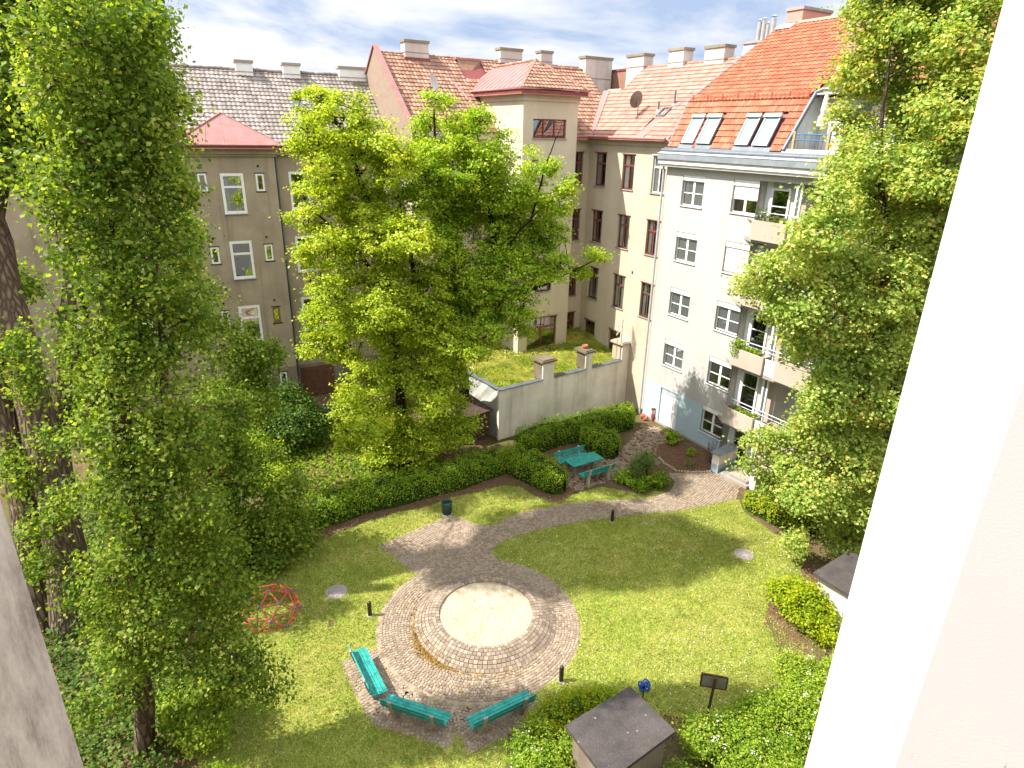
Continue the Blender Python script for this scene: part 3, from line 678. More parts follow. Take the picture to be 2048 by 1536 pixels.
# ---- windows: prototypes built about their lower left corner, copied into every opening
PROTO = {}
def window_proto(key, w, h, frame, style):
    root = MB(); fw = .065
    root.mat(frame)
    if style == 'flush':          # broad white surround in the plane of the wall
        b = .13; bars = [(0, b, 0, h), (w-b, w, 0, h), (b, w-b, 0, b*.9), (b, w-b, h-b, h), (b, w-b, h*.64, h*.64+.10)]
        for x0, x1, z0, z1 in bars: root.box(x0, x1, -.03, .07, z0, z1)
        root.mat('zinc_light').box(-.02, w+.02, -.09, -.03, -.05, 0); y = .03; cur = None
    elif style == 'slit':
        b = .085
        for x0, x1, z0, z1 in ((0, b, 0, h), (w-b, w, 0, h), (b, w-b, 0, b), (b, w-b, h-b, h)): root.box(x0, x1, .0, .08, z0, z1)
        root.mat('interior').box(-.06, w+.06, -.012, .01, h, h+.05).box(-.07, w+.07, -.03, .01, -.05, 0); y = .04; cur = None
    elif style in ('tall', 'tallw', 'wide'):
        y0 = .10; tz = h*.665; n = 3 if style == 'wide' else 2
        root.box(0, fw, y0, y0+.07, 0, h).box(w-fw, w, y0, y0+.07, 0, h).box(fw, w-fw, y0, y0+.07, 0, fw).box(fw, w-fw, y0, y0+.07, h-fw, h)
        if style != 'wide': root.box(fw, w-fw, y0-.02, y0+.07, tz, tz+.09)
        for i in range(1, n): x = w*i/n; root.box(x-.035, x+.035, y0-.01, y0+.065, fw, h-fw if style == 'wide' else tz)
        if style == 'tall': root.box(w/2-.02, w/2+.02, y0, y0+.06, tz+.09, h-fw)
        root.mat('concrete').box(-.05, w+.05, -.06, y0, -.06, 0)
        if style != 'wide': root.mat('red_dark' if frame != 'white_paint' else 'offwhite').box(-.06, w+.06, -.05, .02, h, h+.045)
        y = .135
    elif style in ('case', 'case_half', 'case_shut'):
        y0 = .12; sh = .26; f = .055; hh = h-sh
        root.box(0, f, y0, y0+.06, 0, hh).box(w-f, w, y0, y0+.06, 0, hh).box(f, w-f, y0, y0+.06, 0, f).box(f, w-f, y0, y0+.06, hh-f, hh).box(w/2-.065, w/2+.065, y0-.015, y0+.06, f, hh-f)
        root.box(f, w/2-.065, y0+.005, y0+.05, hh*.5-.02, hh*.5+.02).box(w/2+.065, w-f, y0+.005, y0+.05, hh*.5-.02, hh*.5+.02)
        root.mat('offwhite').box(-.04, w+.04, -.06, y0, -.055, 0); y = y0+.03
    o = root.build('window')
    pane = MB().mat('glass_strong' if style in ('flush', 'slit') else 'glass')
    top = h if not style.startswith('case') else h-.26
    pane.add([(.03, y, .03), (w-.03, y, .03), (w-.03, y, top-.03), (.03, y, top-.03)], [(0, 1, 2, 3)]).build('pane', o)
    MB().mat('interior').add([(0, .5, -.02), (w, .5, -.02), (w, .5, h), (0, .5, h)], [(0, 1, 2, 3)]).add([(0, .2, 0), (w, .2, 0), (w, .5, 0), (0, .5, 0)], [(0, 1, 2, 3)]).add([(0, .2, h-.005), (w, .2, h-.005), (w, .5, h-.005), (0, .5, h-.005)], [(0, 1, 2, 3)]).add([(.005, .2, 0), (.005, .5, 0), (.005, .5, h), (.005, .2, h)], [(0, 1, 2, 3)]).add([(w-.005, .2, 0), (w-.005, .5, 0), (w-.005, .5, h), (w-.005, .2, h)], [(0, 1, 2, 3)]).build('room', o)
    if style.startswith('case'):
        MB().mat('white_paint').box(.01, w-.01, .03, .17, h-.26, h-.005).build('shutter_box', o)
        if style != 'case':
            z0 = .06 if style == 'case_shut' else h*.42; s_ = MB().mat('white_paint'); z = z0
            while z < h-.27: s_.box(.03, w-.03, .085, .105, z, z+.043); z += .047
            s_.build('shutter', o)
    return o
def put(key, parent, s, t, z, curtain=None, w=1, h=1, rz=0):
    p = PROTO[key]; o = p.copy() if p.get('used') else p; first = not p.get('used')
    if first: p['used'] = 1
    if not first:
        COL.objects.link(o)
        for c in PROTO[key+'_k']: d = c.copy(); COL.objects.link(d); d.parent = o
    o.parent = parent; o.location = (s, t, z); o.rotation_euler = (0, 0, rz)
    if curtain:
        cm = MB().mat('curtain')
        for a, b in curtain:
            n = max(3, int((b-a)*w/.035)); pts = [(w*(a+(b-a)*i/n), .152+.012*(i % 2), zz) for zz in (.08, h-.08) for i in range(n+1)]
            cm.add(pts, [(i, i+1, n+1+i+1, n+1+i) for i in range(n)])
        cm.build('curtain', o)
    return o
for key, args in dict(L=(1.11, 2.0, 'white_paint', 'flush'), S=(.40, .88, 'white_paint', 'slit'), SR=(.40, .92, 'rust_frame', 'slit'), W=(1.0, 1.85, 'red_frame', 'tall'), WB=(1.0, 1.95, 'brown_frame', 'tall'), WW=(1.0, 1.9, 'white_paint', 'tallw'),
                      TW=(2.17, .98, 'red_frame', 'wide'), BW=(2.15, 2.05, 'red_frame', 'tall'), N=(.62, 1.85, 'red_frame', 'tall'), GA=(1.45, 1.46, 'white_paint', 'case'), GH=(1.45, 1.46, 'white_paint', 'case_half'), GS=(1.45, 1.46, 'white_paint', 'case_shut')).items():
    PROTO[key] = window_proto(key, *args); PROTO[key+'_k'] = kids(PROTO[key])
def chimney(parent, s0, s1, t0, t1, z0, z1, cap='chimney_cap', body='chimney_white', flash=None, oh=.06):
    mb = MB().mat(body).box(s0, s1, t0, t1, z0, z1-.14).mat(cap).box(s0-oh, s1+oh, t0-oh, t1+oh, z1-.14, z1).mat('concrete').box(s0-.025, s1+.025, t0-.025, t1+.025, z0+(z1-z0)*.60, z0+(z1-z0)*.60+.035)
    if flash: mb.mat('red_dark').box(s0-.05, s1+.05, t0-.06, t1+.05, z0, flash)
    return mb.build('chimney', parent)

# ---------------- old tenement on the left (olive plaster, grey tiled roof)
B = bld(FL, 'tenement_house', 'olive brown old house with grey tiled roof and red tin bay roof')
hol = []; wl = []
for z0, z1 in ((11.15, 13.15), (7.7, 9.7), (4.15, 6.15), (.22, 2.22)):
    hol.append((-2.59, -1.48, z0, z1)); wl.append(('L', -2.59, 0, z0))
for s0, z0 in ((-3.64, 12.28), (-3.55, 8.57), (-3.5, 5.1), (-.87, 12.24), (-.84, 8.56), (-.84, 1.12)):
    hol.append((s0, s0+.4, z0, z0+.88)); wl.append(('S', s0, 0, z0))
hol.append((-.82, -.42, 5.02, 5.94)); wl.append(('SR', -.82, 0, 5.02))
w_ = MB().mat('old_plaster').wall(-4.15, .15, 2.29, 14.3, 0, [h for h in hol if h[2] > 2.3], .12).mat('old_base').wall(-4.15, .15, 0, 2.29, -.004, [h for h in hol if h[2] < 2.3], .12).mat('old_plaster')
w_.add([(.15, 0, 0), (.15, .6, 0), (.15, .6, 14.3), (.15, 0, 14.3)], [(0, 1, 2, 3)]).add([(-4.15, .6, 0), (-4.15, 0, 0), (-4.15, 0, 14.3), (-4.15, .6, 14.3)], [(0, 1, 2, 3)])
hr = [(s, s+1.11, z, z+2.0) for s in (.89, 3.25, 5.5) for z in (11.17, 7.7, 4.2)]; hl = [(s, s+1.11, z, z+2.0) for s in (-5.62, -7.9, -10.2) for z in (11.17, 7.75, 4.2)]
w_.wall(.15, 7.4, 2.1, 14.3, .6, hr, .12).wall(-16, -4.15, 0, 14.3, .6, hl, .12).mat('old_base').wall(.15, 7.4, 0, 2.1, .596)
w_.mat('old_plaster').box(-16, 7.3, 1.4, 9.6, 0, 14.2).build('wall', B)
for h in hr+hl: wl.append(('L', h[0], .6, h[2]))
for key, s, t, z in wl: put(key, B, s, t, z, curtain=random.choice([None, [(.12, .36)], [(.12, .3), (.7, .88)]]) if key == 'L' else None, w=1.11, h=1.8)
cn_ = MB().mat('old_plaster')
cn_.box(-4.27, .27, -.12, -.002, 13.98, 14.1).box(-4.37, .37, -.22, -.002, 14.1, 14.33).box(.37, 7.4, .4, .598, 14.02, 14.3).box(-16, -4.37, .4, .598, 14.02, 14.3).build('cornice', B)
gt = MB().mat('red_metal').box(-4.6, .56, -.46, -.2, 14.34, 14.39).mat('red_dark').box(-4.55, .50, -.40, -.1, 14.39, 14.52).mat('red_metal').tube([(-4.58, -.42, 14.53), (.54, -.42, 14.53)], .05, 8).mat('red_dark').box(.56, 7.4, .18, .4, 14.32, 14.46).box(-16, -4.6, .18, .4, 14.32, 14.46).mat('red_metal').tube([(.56, .2, 14.47), (7.4, .2, 14.47)], .045, 8).tube([(-16, .2, 14.47), (-4.6, .2, 14.47)], .045, 8)
gt.build('gutter', B)
rf = MB().mat('red_dark'); deck(rf, .15, 14.45, 40, [(-16, 0), (7.2, 0), (7.2, 6.0), (-16, 6.0)]); rf.add([(-16, 4.74, 18.3), (7.2, 4.74, 18.3), (7.2, 9.6, 14.2), (-16, 9.6, 14.2)], [(0, 1, 2, 3)])
rf.mat('tile_grey'); tiles(rf, -12.6, 7.2, .15, 14.45, 40, 6.0, .235, .305, lambda s, u: not (abs(s+2.0) < 2.35-u*1.1 or (-6.5 < s < -3.3 and u < 1.15)), .028, .045)
for i in range(60): rf.tube([(-12.6+i*.33, 4.74, 18.36+.012*math.sin(i)), (-12.6+i*.33+.345, 4.74, 18.37+.012*math.sin(i+1))], [.085, .10], 8, False)
roof = rf.build('roof', B)
for a, b, f in ((-.7, .18, 17.98), (1.81, 2.74, 17.98), (4.98, 7.0, 17.95)): chimney(roof, a, b, 4.35, 4.95, 17.3, 18.82, 'concrete', 'white_paint', f)
MB().mat('zinc_dark').lathe([(.17, 0), (.16, .1), (.02, .22)], (2.05, 2.44, 16.42), 14).tube([(2.05, 2.6, 16.3), (2.05, 2.3, 16.6)], .28, 14).build('roof_hatch', roof)
br_ = MB().mat('red_metal'); A0, A1, AP, AQ = (-4.58, -.40, 14.55), (.54, -.40, 14.55), (-2.02, 1.55, 16.02), (-2.1, 1.95, 16.06)
br_.add([A0, A1, AP], [(0, 1, 2)]).add([A0, AP, AQ, (-3.42, 1.12, 15.27), (-6.4, 1.12, 15.27), (-6.4, .1, 14.5), (-4.58, .1, 14.5)], [(0, 1, 2, 3, 4, 5, 6)]).add([A1, (.54, .3, 14.62), AQ, AP], [(0, 1, 2, 3)])
br_.tube([(-4.5, -.33, 14.62), (-2.02, 1.55, 16.06)], .035, 6).tube([(.5, -.33, 14.62), (-2.02, 1.55, 16.06)], .02, 6)
for s, k in ((-3.9, .28), (-3.1, .62), (-2.2, 1.0), (-1.35, .70), (-.55, .35)):
    x = s+(-2.02-s)*k*.32; br_.tube([(s, -.39, 14.565), (x, -.4+1.95*k*.93, 14.56+1.47*k*.93)], .012, 5)
br_.build('bay_roof', B)
vt = [(-3.45, 13.5), (-.7, 13.45), (-3.35, 9.85), (-.68, 9.8), (-3.3, 6.35), (-.66, 6.3)]
for s, z in vt: MB().mat('interior').box(s-.05, s+.05, -.025, .01, z, z+.1).build('vent', B)
MB().mat('interior').box(1.4, 1.56, .57, .61, 7.1, 7.25).mat('white_paint').box(3.6, 3.95, .56, .61, 7.15, 7.55).build('vent', B)
MB().mat('brown_frame').box(.46, 2.4, .55, .61, 0, 1.9).box(.55, 1.4, .53, .55, .05, 1.8).box(1.46, 2.3, .53, .55, .05, 1.8).build('door', B)
MB().mat('zinc_dark').tube([(.3, .52, 0), (.3, .52, 14.3)], .05, 8).tube([(-4.4, .52, 0), (-4.4, .52, 14.3)], .05, 8).build('downpipe', B)

# ---------------- middle house with stair tower and corner wing (beige plaster, red windows, brown tiled roofs)
B = bld(FM, 'corner_house', 'beige corner house with stair tower, dark red windows and reddish tiled roofs')
def sub(fr):       # frame of another face, written as location and turn inside the house's own frame
    dx, dy = fr.o[0]-FM.o[0], fr.o[1]-FM.o[1]; c, n = math.cos(-FM.rz), math.sin(-FM.rz); return (dx*c-dy*n, dx*n+dy*c, 0), fr.rz-FM.rz
def place(o, fr): l, r = sub(fr); o.location = l; o.rotation_euler = (0, 0, r); return o
def putw(key, fr, s, t, z, **kw):
    l, r = sub(fr); c, n = math.cos(r), math.sin(r); return put(key, B, l[0]+s*c-t*n, l[1]+s*n+t*c, z, rz=r, **kw)
# main front left of the tower (mostly behind the trees) and the short piece right of it
hm = [(s, s+1.0, z, z+1.85) for s in (-9.4, -7.2, -5.0, -2.9) for z in (12.5, 9.2, 5.7)]
wm = MB().mat('wing_plaster').wall(-10.65, -.7, 0, 15.3, 2, hm, .12)
hs = [(-1.05, -.43, z, z+1.85) for z in (12.52, 9.23, 5.7, 2.75)]
wm.wall(-1.9, 0, 0, 15.2, 0, hs, .14).add([(-10.65, 2, 0), (-10.65, 9, 0), (-10.65, 9, 15.5), (-10.65, 2, 15.5)], [(0, 1, 2, 3)]).box(-10.6, -.8, 2.9, 10.9, 0, 15.2).box(-.79, 9.5, .95, 10.9, 0, 15.2)
wm.build('wall', B)
for h in hm: put('W', B, h[0], 2, h[2])
for h in hs: put('N', B, h[0], 0, h[2])
# wing
hw = [(a, a+1.0, z, z+1.85) for a in (-1.1, 1.4, 3.86) for z in (12.53, 9.25)]+[(a, a+1.0, 5.7, 7.65) for a in (-1.1, 1.4, 3.86)]+[(-1.2, -.1, 2.62, 4.2), (1.3, 2.4, 2.62, 4.2)]
ww = MB().mat('wing_plaster').wall(-1.75, 5.1, 0, 14.95, 0, hw, .16).box(-1.6, 5.1, 1.0, 9.4, 0, 15.0)
ww.mat('tower_plaster').box(3.72, 5.0, -.012, 0, 12.42, 14.55) if False else None
place(ww.build('wing_wall', B), FW)
cv = MB().mat('wing_plaster').box(-1.75, 5.1, -.12, -.002, 14.86, 15.05).box(-1.75, 5.1, -.25, -.002, 15.05, 15.26); place(cv.build('cornice', B), FW)
MB().mat('wing_plaster').box(-1.4, -.26, -.2, -.002, 15.0, 15.24).box(-10.65, -.7, 1.8, 1.998, 15.0, 15.3).build('cornice', B)
for a, st in ((-1.1, 'W'), (1.4, 'W'), (3.86, 'WW')): putw(st, FW, a, 0, 12.53, curtain=[(.08, .45)], h=1.85)
for a in (-1.1, 1.4, 3.86): putw('W', FW, a, 0, 9.25, curtain=[(.08, .3), (.72, .92)], h=1.85)
for a in (-1.1, 1.4, 3.86): putw('WB', FW, a, 0, 5.7, curtain=[(.1, .3), (.62, .9)], h=1.9)
putw('WB', FW, -1.15, 0, 2.3); putw('WB', FW, 1.35, 0, 2.3)
vv = MB().mat('interior').box(2.95, 3.05, -.02, .01, 7.95, 8.1); place(vv.build('vent', B), FW)
# stair tower
tp = MB().mat('tower_plaster').wall(-.65, 2.95, 0, 17.25, 0, [(.01, 2.18, 15.13, 16.11), (-.01, 2.14, 2.83, 4.88), (.45, 1.65, 6.5, 8.4), (.45, 1.65, 10.2, 12.1)], .16)
tp.add([(-.65, 6.5, 0), (-.65, 0, 0), (-.65, 0, 17.25), (-.65, 6.5, 17.25)], [(0, 1, 2, 3)]).add([(2.95, 0, 0), (2.95, 6.5, 0), (2.95, 6.5, 17.25), (2.95, 0, 17.25)], [(0, 1, 2, 3)]).box(-.5, 2.8, 1.2, 6.4, 0, 17.2)
tp.box(-.72, 3.02, -.07, -.002, 17.0, 17.3).box(-.72, -.652, -.002, 6.0, 17.0, 17.3).box(2.952, 3.02, -.002, 6.0, 17.0, 17.3)
place(tp.build('tower_wall', B), FT)
putw('TW', FT, .01, 0, 15.13); putw('BW', FT, -.01, 0, 2.83)
for z in (6.5, 10.2): putw('WB', FT, .5, 0, z)
tr = MB().mat('red_dark').box(-1.02, 3.3, -.38, 6.3, 17.34, 17.52).mat('red_metal').tube([(-1.06, 6.3, 17.58), (-1.06, -.42, 17.58), (3.36, -.42, 17.58), (3.36, 6.3, 17.58)], .06, 8).box(-1.05, 3.33, -.41, 6.3, 17.3, 17.338)
C0, C1, AA, AB, D0, D1 = (-1.02, -.38, 17.6), (3.3, -.38, 17.6), (1.15, 1.75, 19.12), (1.15, 6.5, 19.05), (-1.02, 6.6, 17.6), (3.3, 6.6, 17.6)
tr.add([C0, AA, AB, D0], [(0, 1, 2, 3)]).add([C1, D1, AB, AA], [(0, 1, 2, 3)])
for i in range(1, 13):
    y = -.38+i*.52; k = min(1, (y+.38)/2.13); tr.tube([(-1.0, y, 17.63), (-1.0+2.15*k, y, 17.63+1.52*k-.02*(y > 1.75))], .016, 5)
tr.mat('red_dark').add([C0, C1, AA], [(0, 1, 2)]).mat('tile_mid')
pt = math.degrees(math.atan2(1.52, 2.13)); tiles(tr, -1.0, 3.3, -.38, 17.62, pt, math.hypot(1.52, 2.13), .24, .3, lambda s, u: abs(s-1.15) < 2.15*(1-u/2.62)+.06, .03, .045)
for a, b in ((C1, AA), (AA, AB)):
    n = 10; a, b = np.array(a), np.array(b)
    for i in range(n): tr.tube([a+(b-a)*i/n+[0, 0, .02], a+(b-a)*(i+1.05)/n+[0, 0, .05]], [.07, .085], 7, False)
tr.mat('red_metal').tube([np.array(C0)+[0, 0, .02], np.array(AA)+[0, 0, .03]], .06, 6)
place(tr.build('tower_roof', B), FT)
# main roof, left part
rf = MB().mat('red_dark'); deck(rf, 1.72, 15.35, 40, [(-10.6, 0), (0, 0), (2.9, 0), (2.9, 6.5), (-10.6, 6.5)]); rf.add([(-10.6, 6.7, 19.5), (5, 6.7, 19.5), (5, 11, 15.6), (-10.6, 11, 15.6)], [(0, 1, 2, 3)])
rf.mat('tile_mid'); tiles(rf, -10.55, .2, 1.72, 15.35, 40, 6.5, .235, .33, lambda s, u: not (-5.65 < s < -4.05 and u > 4.75), .03, .05)
for i in range(46): rf.tube([(-10.6+i*.33, 6.7, 19.52), (-10.6+i*.33+.345, 6.7, 19.53)], [.085, .10], 8, False)
rf.mat('red_metal').tube([(-6.62, 4.95, 18.05), (-5.7, 2.6, 16.1)], .1, 6).box(-5.75, -4.0, 6.3, 6.75, 19.42, 19.55)
rf.mat('brick').add([(-5.65, 5.5, 18.2), (-4.05, 6.3, 18.6), (-4.05, 6.35, 19.45), (-5.65, 6.35, 19.45)], [(0, 1, 2, 3)])
# right part beside the tower, with the valley
def mk(s, u): t = u*math.cos(R(40)); return s < max(0, t)+.02 and s < 2.85
deck(rf.mat('red_dark'), -.3, 15.15, 40, [(-1.95, 0), (0, .0), (2.85, 4.3), (2.85, 6.3), (-1.95, 6.3)], -.05)
rf.mat('tile_mid'); tiles(rf, -1.95, 3.0, -.3, 15.15, 40, 6.2, .235, .33, mk, .03, .05)
for i in range(16): rf.tube([(-2+i*.33, 4.52, 19.2), (-2+i*.33+.345, 4.52, 19.21)], [.085, .10], 8, False)
roof = rf.build('roof', B)
gp = MB().mat('brick'); c40, s40 = math.cos(R(40)), math.sin(R(40))
gp.add([(-10.72, 1.5, 13.6), (-10.72, 1.5, 15.45), (-10.72, 6.7, 19.82), (-10.72, 11.2, 15.8), (-10.72, 11.2, 13.6)], [(0, 1, 2, 3, 4)]).mat('red_metal')
gp.slabpts([(-10.8, 1.45, 15.46), (-10.5, 1.45, 15.46), (-10.5, 6.72, 19.86), (-10.8, 6.72, 19.86)], (0, -.02, .07)).slabpts([(-10.8, 6.73, 19.86), (-10.5, 6.73, 19.86), (-10.5, 11.2, 15.9), (-10.8, 11.2, 15.9)], (0, .02, .07)).mat('brick').add([(-10.5, 1.5, 15.3), (-10.5, 6.7, 19.8), (-10.5, 6.7, 19.3), (-10.5, 1.5, 14.9)], [(0, 1, 2, 3)])
gp.build('gable_wall', B)
chimney(roof, -9.0, -7.52, 6.3, 6.95, 18.6, 20.28, flash=19.35); chimney(roof, -2.62, -1.02, 6.35, 6.95, 18.7, 20.32, flash=19.45); chimney(roof, .42, 1.3, 6.35, 6.95, 18.7, 20.36)
chimney(roof, 2.42, 4.58, 4.2, 4.85, 16.8, 20.02)
# wing roof with skylight; eave of both faces
rw = MB().mat('red_dark'); deck(rw, -.28, 15.17, 40, [(-1.75, 0), (5.1, 0), (5.1, 6.4), (-2.6, 6.4), (-2.9, 4.3), (-4.6, 4.3)], -.05); rw.add([(-2.6, 4.66, 19.25), (5.1, 4.66, 19.25), (5.1, 9.5, 15.2), (-2.6, 9.5, 15.2)], [(0, 1, 2, 3)])
def wk(s, u):
    t = u*math.cos(R(40))-.28
    if t < 3.0: return s > -1.55-t and not (2.35 < s < 3.05 and t < 1.0)
    return s > -2.72-(4.7-t)*.05
rw.mat('tile_wing'); tiles(rw, -4.6, 5.1, -.28, 15.17, 40, 6.4, .235, .33, wk, .022, .045)
for i in range(23): rw.tube([(-2.6+i*.33, 4.66, 19.26), (-2.6+i*.33+.345, 4.66, 19.27)], [.085, .10], 8, False)
rw.mat('red_metal').add([(-1.62, -.28, 15.22), (-4.62, 2.95, 17.95), (-3.95, 2.95, 17.98), (-1.18, -.28, 15.26)], [(0, 1, 2, 3)]).add([(2.35, -.28, 15.21), (3.05, -.28, 15.21), (3.35, 1.05, 16.33), (2.65, 1.05, 16.33)], [(0, 1, 2, 3)])
rw.mat('pale_stone').box(-4.1, -2.85, 2.93, 3.12, 17.9, 18.02).mat('brick').add([(-4.6, 3.1, 17.2), (-2.85, 3.1, 17.2), (-2.85, 3.11, 17.95), (-4.6, 3.11, 17.95)], [(0, 1, 2, 3)]).add([(-8, 4.75, 17), (-2.6, 4.75, 17), (-2.6, 4.75, 19.2), (-8, 4.75, 19.3)], [(0, 1, 2, 3)]).mat('red_dark').box(-8, -2.6, 4.7, 4.9, 19.22, 19.34)
rwo = place(rw.build('wing_roof', B), FW)
for a, b, z in ((-4.19, -2.6, 20.05), (-.44, .76, 20.1), (2.39, 3.8, 20.0)): chimney(rwo, a, b, 4.35, 5.1, 18.2, z)
sk = MB().mat('zinc_dark')
for u0, u1, s0, s1 in ((1.75, 2.45, 2.62, 2.7), (1.75, 2.45, 3.17, 3.25), (1.75, 1.83, 2.7, 3.17), (2.37, 2.45, 2.7, 3.17)): sk.slabpts([rp(-.28, 15.17, 40, s, u, .04) for s, u in ((s0, u0), (s1, u0), (s1, u1), (s0, u1))], (0, -.06*math.sin(R(40)), .08))
sko = sk.build('skylight', rwo)
for s, t, z0, z1 in ((2.23, 1.5, 16.6, 17.12), (3.06, 1.85, 16.9, 17.66)): MB().mat('zinc_dark').tube([(s, t, z0), (s, t, z1)], .055, 8).mat('zinc_light').tube([(s, t-.12, z0-.05), (s, t, z0+.04)], .1, 8).build('vent_pipe', rwo)
gw = MB().mat('red_metal').box(-1.75, 5.1, -.40, -.262, 15.06, 15.12).tube([(-1.9, -.46, 15.24), (5.1, -.46, 15.24)], .075, 8).slabpts([(-1.8, -.52, 15.13), (5.1, -.52, 15.13), (5.1, -.30, 15.2), (-1.8, -.30, 15.2)], (0, 0, .03)); place(gw.build('gutter', B), FW)
MB().mat('red_metal').box(-1.8, -.35, -.45, -.2, 15.06, 15.16).mat('red_dark').tube([(-1.9, -.38, 15.2), (-.3, -.38, 15.2)], .06, 8).build('gutter', B)
# satellite dishes stand on the roofs
def dish(fr, s, t, z, r, face, mat, label, h):
    x, y, z = fr.w(s, t, z); root = thing('satellite_dish', label, 'satellite dish', (x, y, z), fr.rz, 'satellite dishes on the roofs')
    MB().mat('zinc_dark').tube([(0, 0, -.1), (0, 0, h)], .025, 6).tube([(0, 0, .02), (0, 0, .05)], .12, 8).build('pole', root)
    f = np.array(face, float); f /= np.linalg.norm(f); a = np.cross(f, [0, 0, 1.]); a /= np.linalg.norm(a); b = np.cross(a, f); c = np.array([0, 0, h])+f*.1
    vs = []; n = 20
    for k in range(5):
        q = k/4*r
        for j in range(n): t_ = 2*math.pi*j/n; vs.append(c+a*math.cos(t_)*q*.92+b*math.sin(t_)*q+f*(.28*(q/r)**2*r))
    MB().mat(mat).add(vs, [(k*n+j, k*n+(j+1) % n, (k+1)*n+(j+1) % n, (k+1)*n+j) for k in range(4) for j in range(n)], True).build('reflector', root)
    e = c+f*r*1.15-b*r*.55
    MB().mat('pale_wood' if mat == 'dish_brown' else 'zinc').tube([c-b*r*.9, e], .02, 5).mat('zinc_dark').tube([e, e+b*.12], .05, 8).build('arm', root)
dish(FM, -8.47, 4.05, 17.12, .52, (.7, -.75, .25), 'dish', 'large pale grey dish half hidden by the tree top', .78)
dish(FW, 1.12, 1.0, 16.28, .46, (-.95, .05, .25), 'dish_brown', 'brown dish on a pole on the pinkish roof beside two vent pipes', .9)

# ---------------- modern grey apartment house on the right
B = bld(FG, 'apartment_house', 'pale grey apartment house with orange tiled mansard roof and concrete balconies')
rows = (12.15, 9.36, 6.46, 3.57); hg = [(-1.55, -.1, z, z+1.46) for z in rows]+[(1.7, 3.15, z, z+1.46) for z in rows]+[(1.7, 3.15, .87, 2.33), (-1.44, -.05, .02, 2.2)]
LOG = [(3.15, 4.9, z-.93, z+1.5) for z in rows]     # bay openings onto the balconies
wg = MB().mat('grey_plaster').wall(-2.75, 3.15, 2.32, 13.95, 0, [h for h in hg if h[2] > 2.4], .12).mat('plinth_blue').wall(-2.75, 3.15, 0, 2.32, -.003, [h for h in hg if h[2] < 2.4], .12).mat('concrete').box(-2.75, 3.3, -.05, -.006, 0, .12)
wg.mat('grey_plaster').add([(-2.75, 9, 0), (-2.75, 0, 0), (-2.75, 0, 14), (-2.75, 9, 14)], [(0, 1, 2, 3)])
wg.wall(3.15, 16, 13.65, 13.95, 0)
# recessed bays right of the window columns
wg.mat('agg_concrete').wall(4.95, 5.5, 0, 13.65, .55).mat('grey_plaster').wall(5.5, 16, 0, 13.65, 1.5).add([(3.15, 0, 0), (3.15, .55, 0), (3.15, .55, 13.65), (3.15, 0, 13.65)], [(0, 1, 2, 3)]).add([(5.5, .55, 0), (5.5, 1.5, 0), (5.5, 1.5, 13.65), (5.5, .55, 13.65)], [(0, 1, 2, 3)])
wg.mat('white_paint').box(5.05, 5.14, .02, .1, 0, 13.6).box(5.28, 5.36, .02, .1, 0, 13.6).mat('zinc_dark').box(5.17, 5.24, .04, .1, 0, 13.6).mat('grey_plaster').box(-2.6, 16, 1.9, 11, 0, 14.2)
for i in range(6): wg.box(3.15, 16, .02, 1.9, rows[0]-1.14-2.9*i+.0, rows[0]-.96-2.9*i) if rows[0]-1.14-2.9*i > 0 else None
wg.build('wall', B)
for z, a, b in ((12.15, 'GA', 'GH'), (9.36, 'GA', 'GS'), (6.46, 'GA', 'GA'), (3.57, 'GA', 'GA')):
    put(a, B, -1.55, 0, z, curtain=[(.07, .46), (.54, .93)] if z != 9.36 else [(.07, .44), (.56, .93)], w=1.45, h=1.2)
    put(b, B, 1.7, 0, z, curtain=[(.07, .46), (.54, .93)] if z == 6.46 else None, w=1.45, h=1.2)
put('GA', B, 1.7, 0, .87, w=1.45)
dr = MB().mat('white_paint').box(-1.4, -.09, .06, .11, .05, 1.86).mat('zinc_light').box(-1.4, -.09, .05, .10, 1.9, 2.16).mat('concrete').box(-.46, -.44, .045, .06, .1, 1.85).box(-.86, -.84, .05, .06, .1, 1.85)
d_ = dr.build('door', B); MB().mat('zinc_dark').tube([(-.36, .06, 1.0), (-.36, .0, 1.0), (-.25, .0, 1.0)], .015, 6).build('handle', d_)
MB().mat('white_paint').add([(-1.44, .115, 0), (-.05, .115, 0), (-.05, .115, 2.2), (-1.44, .115, 2.2)], [(0, 1, 2, 3)]).build('door_frame', B)
for z in rows+(.67,):        # balcony doors and white side panels in the bay
    fr_ = MB().mat('white_paint').box(3.17, 3.5, .50, .545, z-.9, z+1.46).box(3.5, 3.6, .44, .54, z-.9, z+1.2).box(4.4, 4.5, .44, .54, z-.9, z+1.2).box(3.6, 4.4, .44, .54, z+1.12, z+1.2).box(3.6, 4.4, .46, .54, z-.9, z-.8).box(3.6, 4.4, .47, .52, z+.42, z+.46).mat('grey_plaster').box(3.5, 4.95, .5, .6, z+1.2, z+1.6).box(4.5, 4.95, .5, .6, z-.9, z+1.2)
    q = fr_.build('balcony_door', B); MB().mat('glass').add([(3.6, .5, z-.8), (4.4, .5, z-.8), (4.4, .5, z+1.12), (3.6, .5, z+1.12)], [(0, 1, 2, 3)]).build('pane', q)
    MB().mat('interior').add([(3.5, .95, z-.9), (4.5, .95, z-.9), (4.5, .95, z+1.2), (3.5, .95, z+1.2)], [(0, 1, 2, 3)]).build('room', q)
